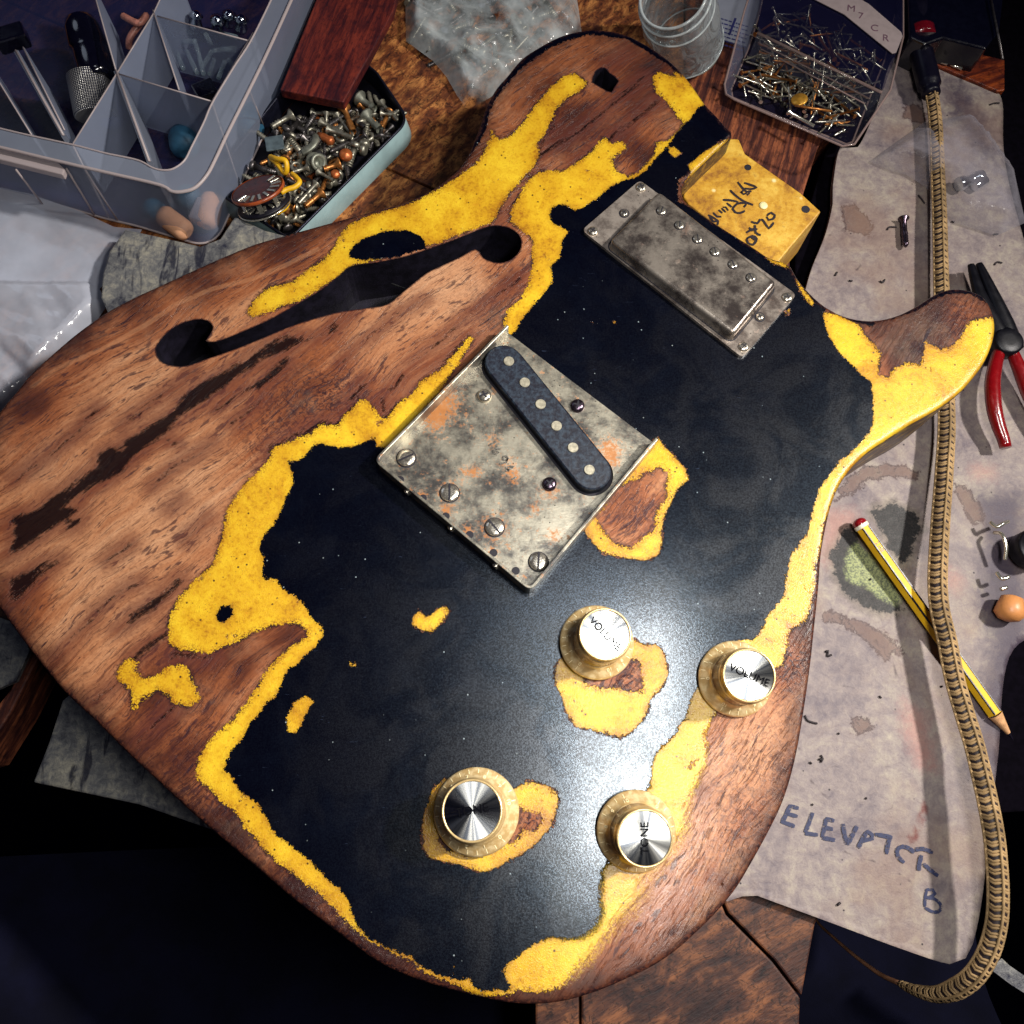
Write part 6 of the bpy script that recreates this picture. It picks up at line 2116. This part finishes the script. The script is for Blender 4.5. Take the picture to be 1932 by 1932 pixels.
# ---- pencil
pa, pb = W(1617, 981, 11), W(1877, 1347, 7)
ptip = W(1908, 1391, 5)
ax_ = (pb-pa).normalized()
sd = ax_.cross(Vector((0, 0, 1))).normalized()
uu = sd.cross(ax_)
R_ = 3.0


def hexring(c, r, roll=0.0):
    return [c+sd*(r*math.cos(math.pi*k/3+roll))+uu*(r*math.sin(math.pi*k/3+roll)) for k in range(6)]


roll = math.radians(0)
vv, ff = loft([hexring(pa+ax_*3.6, R_, roll), hexring(pb, R_, roll)], cap0=True, cap1=True)
M_PY = simple('pencil_yellow', lin(230, 180, 28), 0.5, var=0.12, scale=0.15, coat=0.0, spec=0.3)
pencil = obj('pencil', vv, ff, M_PY, None, bevel=0.25)
tag(pencil, 'yellow and black striped pencil with a red dipped end on the stained board', 'pencil')
M_PB = simple('pencil_black', lin(18, 14, 26), 0.35, coat=0.5)
for k in (1, 2, 4, 5):
    a0 = math.pi*k/3+roll
    c_ = R_*1.0
    e = sd*math.cos(a0)+uu*math.sin(a0)
    MB().tube([pa+ax_*4.2+e*(c_*0.93), pb-ax_*0.4+e*(c_*0.93)], 0.46, 6).build('stripe', M_PB, pencil)
MB().lathe([(3.0, 2.4), (3.05, 2.5), (3.05, 3.9), (2.9, 4.0)], pa, pb, n=24, cap=False).build('collar', simple('pencil_white', lin(236, 228, 206), 0.4), pencil, True)
MB().lathe([(0.1, -0.4), (1.6, -0.2), (2.7, 0.6), (3.0, 1.4), (3.0, 2.5)], pa, pb, n=24, cap=False).build('red_cap', simple('pencil_red', lin(128, 14, 24), 0.15, coat=1.0), pencil, True)
MB().lathe([(2.9, 0), (0.9, (ptip-pb).length-2)], pb, ptip, n=16, cap=False).build('sharpened_tip', simple('cedar', lin(206, 156, 110), 0.6), pencil, True)
MB().lathe([(0.9, (ptip-pb).length-2), (0.05, (ptip-pb).length+1.5)], pb, ptip, n=12, cap=False).build('lead', M_PB, pencil, True)
q_ = ax_.to_track_quat('X', 'Z')
text_obj('lettering', '2 HB', 2.3, pa+ax_*14+uu*2.72+sd*0.0, 0, M_PB, pencil, 0.03, quat=q_)

# ---- pliers
M_JAW = simple('black_steel', lin(9, 9, 18), 0.4, 0.3, var=0.3)
M_REDH = simple('red_handle', lin(122, 8, 14), 0.25, var=0.12, coat=0.8)
pl = empty('pliers', tuple(W(1885, 600, 5)))
tag(pl, 'needle-nose pliers with black jaws and red handles beside the lower horn', 'pliers')
for pts_, rr_ in (([(1832, 500, 13), (1850, 560, 14), (1880, 620, 14), (1900, 660, 13)], [1.6, 3.2, 5.0, 5.0]), ([(1847, 498, 13), (1868, 545, 14), (1895, 610, 14), (1910, 660, 13)], [1.6, 3.2, 5.0, 5.0])):
    c_ = catmull([W(*q) for q in pts_], 1.5)
    rs_ = [rr_[0]+(rr_[-1]-rr_[0])*min(1, 1.1*i/len(c_)) for i in range(len(c_))]
    MB().tube(c_, rs_, 12, flat=0.8).build('jaw', M_JAW, pl, True)
c0 = W(1897, 648, 14)
MB().lathe([(6.5, -3), (6.5, 3), (5.5, 3.6), (2.5, 3.8)], c0, n=24).build('pivot', M_JAW, pl, True)
for pts_ in ([(1890, 652, 13), (1880, 680, 14), (1873, 720, 15), (1875, 765, 15), (1883, 800, 14), (1893, 828, 13), (1897, 844, 13)], [(1908, 660, 13), (1925, 700, 13), (1950, 760, 12), (1990, 830, 12)]):
    c_ = catmull([W(*q) for q in pts_], 1.5)
    n_ = len(c_)
    MB().tube(c_, [2.2+1.1*math.sin(math.pi*min(1, (i+2)/(n_)*0.9)) for i in range(n_)], 14).build('handle', M_REDH, pl, True)

# ---- little pot with a cream capacitor at the right edge
pt = empty('potentiometer', tuple(W(1900, 1060, 5)))
tag(pt, 'small potentiometer with chrome legs and a cream capacitor at the right edge', 'potentiometer')
c0 = W(1938, 1040, 8)
MB().lathe([(8, 0), (8, 7), (7, 8), (3, 8), (3, 11)], c0, n=32).build('case', M_JAW, pt, True)
for pts_ in ([(1868, 985, 12), (1880, 994, 13), (1892, 988, 14), (1902, 984, 12)], [(1876, 1005, 10), (1890, 1008, 14), (1898, 1030, 14), (1896, 1056, 12)], [(1880, 1080, 12), (1890, 1092, 13), (1904, 1088, 13)], [(1888, 1112, 12), (1900, 1108, 12)]):
    MB().tube(catmull([W(*q) for q in pts_], 0.8), 0.8, 8).build('leg', M_BRIGHT, pt, True)
cp = W(1910, 1124, 11)
cq = W(1903, 1168, 10)
lathe_obj('capacitor', [(2.0, 0), (4.2, 0.8), (5.2, 4), (6.0, 7.5), (4.0, 10), (1.5, 10.8)], cp, cq, simple('cream_ceramic', lin(196, 132, 78), 0.4, var=0.1), pt, n=28)

# ---- loose bits on the board
sc1 = lathe_obj('black_screw', [(0.5, 0), (1.3, 1.2), (1.5, 2), (1.2, 2.6), (1.5, 3.2), (1.2, 3.8), (1.5, 4.4), (1.2, 5), (1.5, 5.6), (1.2, 6.2), (1.5, 6.8), (1.3, 9), (1.3, 14), (2.6, 15.4), (2.6, 15.8)], W(1709, 466, 8), W(1704, 404, 8), M_DARKSCREW, n=14)
tag(sc1, 'dark wood screw lying alone on the grey board left of the hose', 'screw')
M_SHAV = simple('dark_shaving', lin(30, 20, 26), 0.6)
shv = [(R1, [(1010, 1640), (960, 1640), (945, 1660)]), (R1, [(1170, 1410), (1195, 1440), (1215, 1470)]), (R2, [(570, 150), (585, 125)]), (R2, [(670, 188), (695, 190)]), (R2, [(895, 190), (915, 202), (930, 180)]), (R2, [(1725, 75), (1745, 55), (1780, 62)]),
       (R1, [(1690, 750), (1720, 740), (1760, 738)]), (R1, [(1320, 610), (1335, 595)]), (R1, [(1410, 1600), (1430, 1605)]), (R1, [(1720, 1690), (1750, 1688)]), (R4, [(450, 15), (475, 10)]), (R4, [(385, 35), (400, 45)]), (R4, [(585, 1075), (610, 1055)]),
       (R3, [(500, 1050), (520, 1040), (515, 1080), (545, 1070)]), (R3, [(465, 1800), (480, 1825), (465, 1850)]), (R4, [(1780, 880), (1775, 905)]), (R3, [(350, 1510), (375, 1550), (440, 1570)]), (R3, [(1340, 1300), (1350, 1300)]),
       (R3, [(890, 1370), (905, 1385)]), (R3, [(590, 1640), (600, 1645)]), (R4, [(790, 295), (800, 298)]), (R4, [(400, 340), (410, 345)]), (R2, [(1430, 1050), (1440, 1060)]), (R3, [(820, 520), (830, 525)])]
b = MB()
for o_, pts_ in shv:
    q = [W(x, y, BZ+1.3) for x, y in C(*o_, pts_)]
    q = [Vector((p.x, p.y, surf_z(p.x, p.y)+0.5)) for p in q]
    b.tube(catmull(q, 0.6), 0.42, 6)
tag(b.build('wood_shavings', M_SHAV, None, True), 'tiny dark curled shavings scattered over the grey board', 'shavings', kind='stuff')
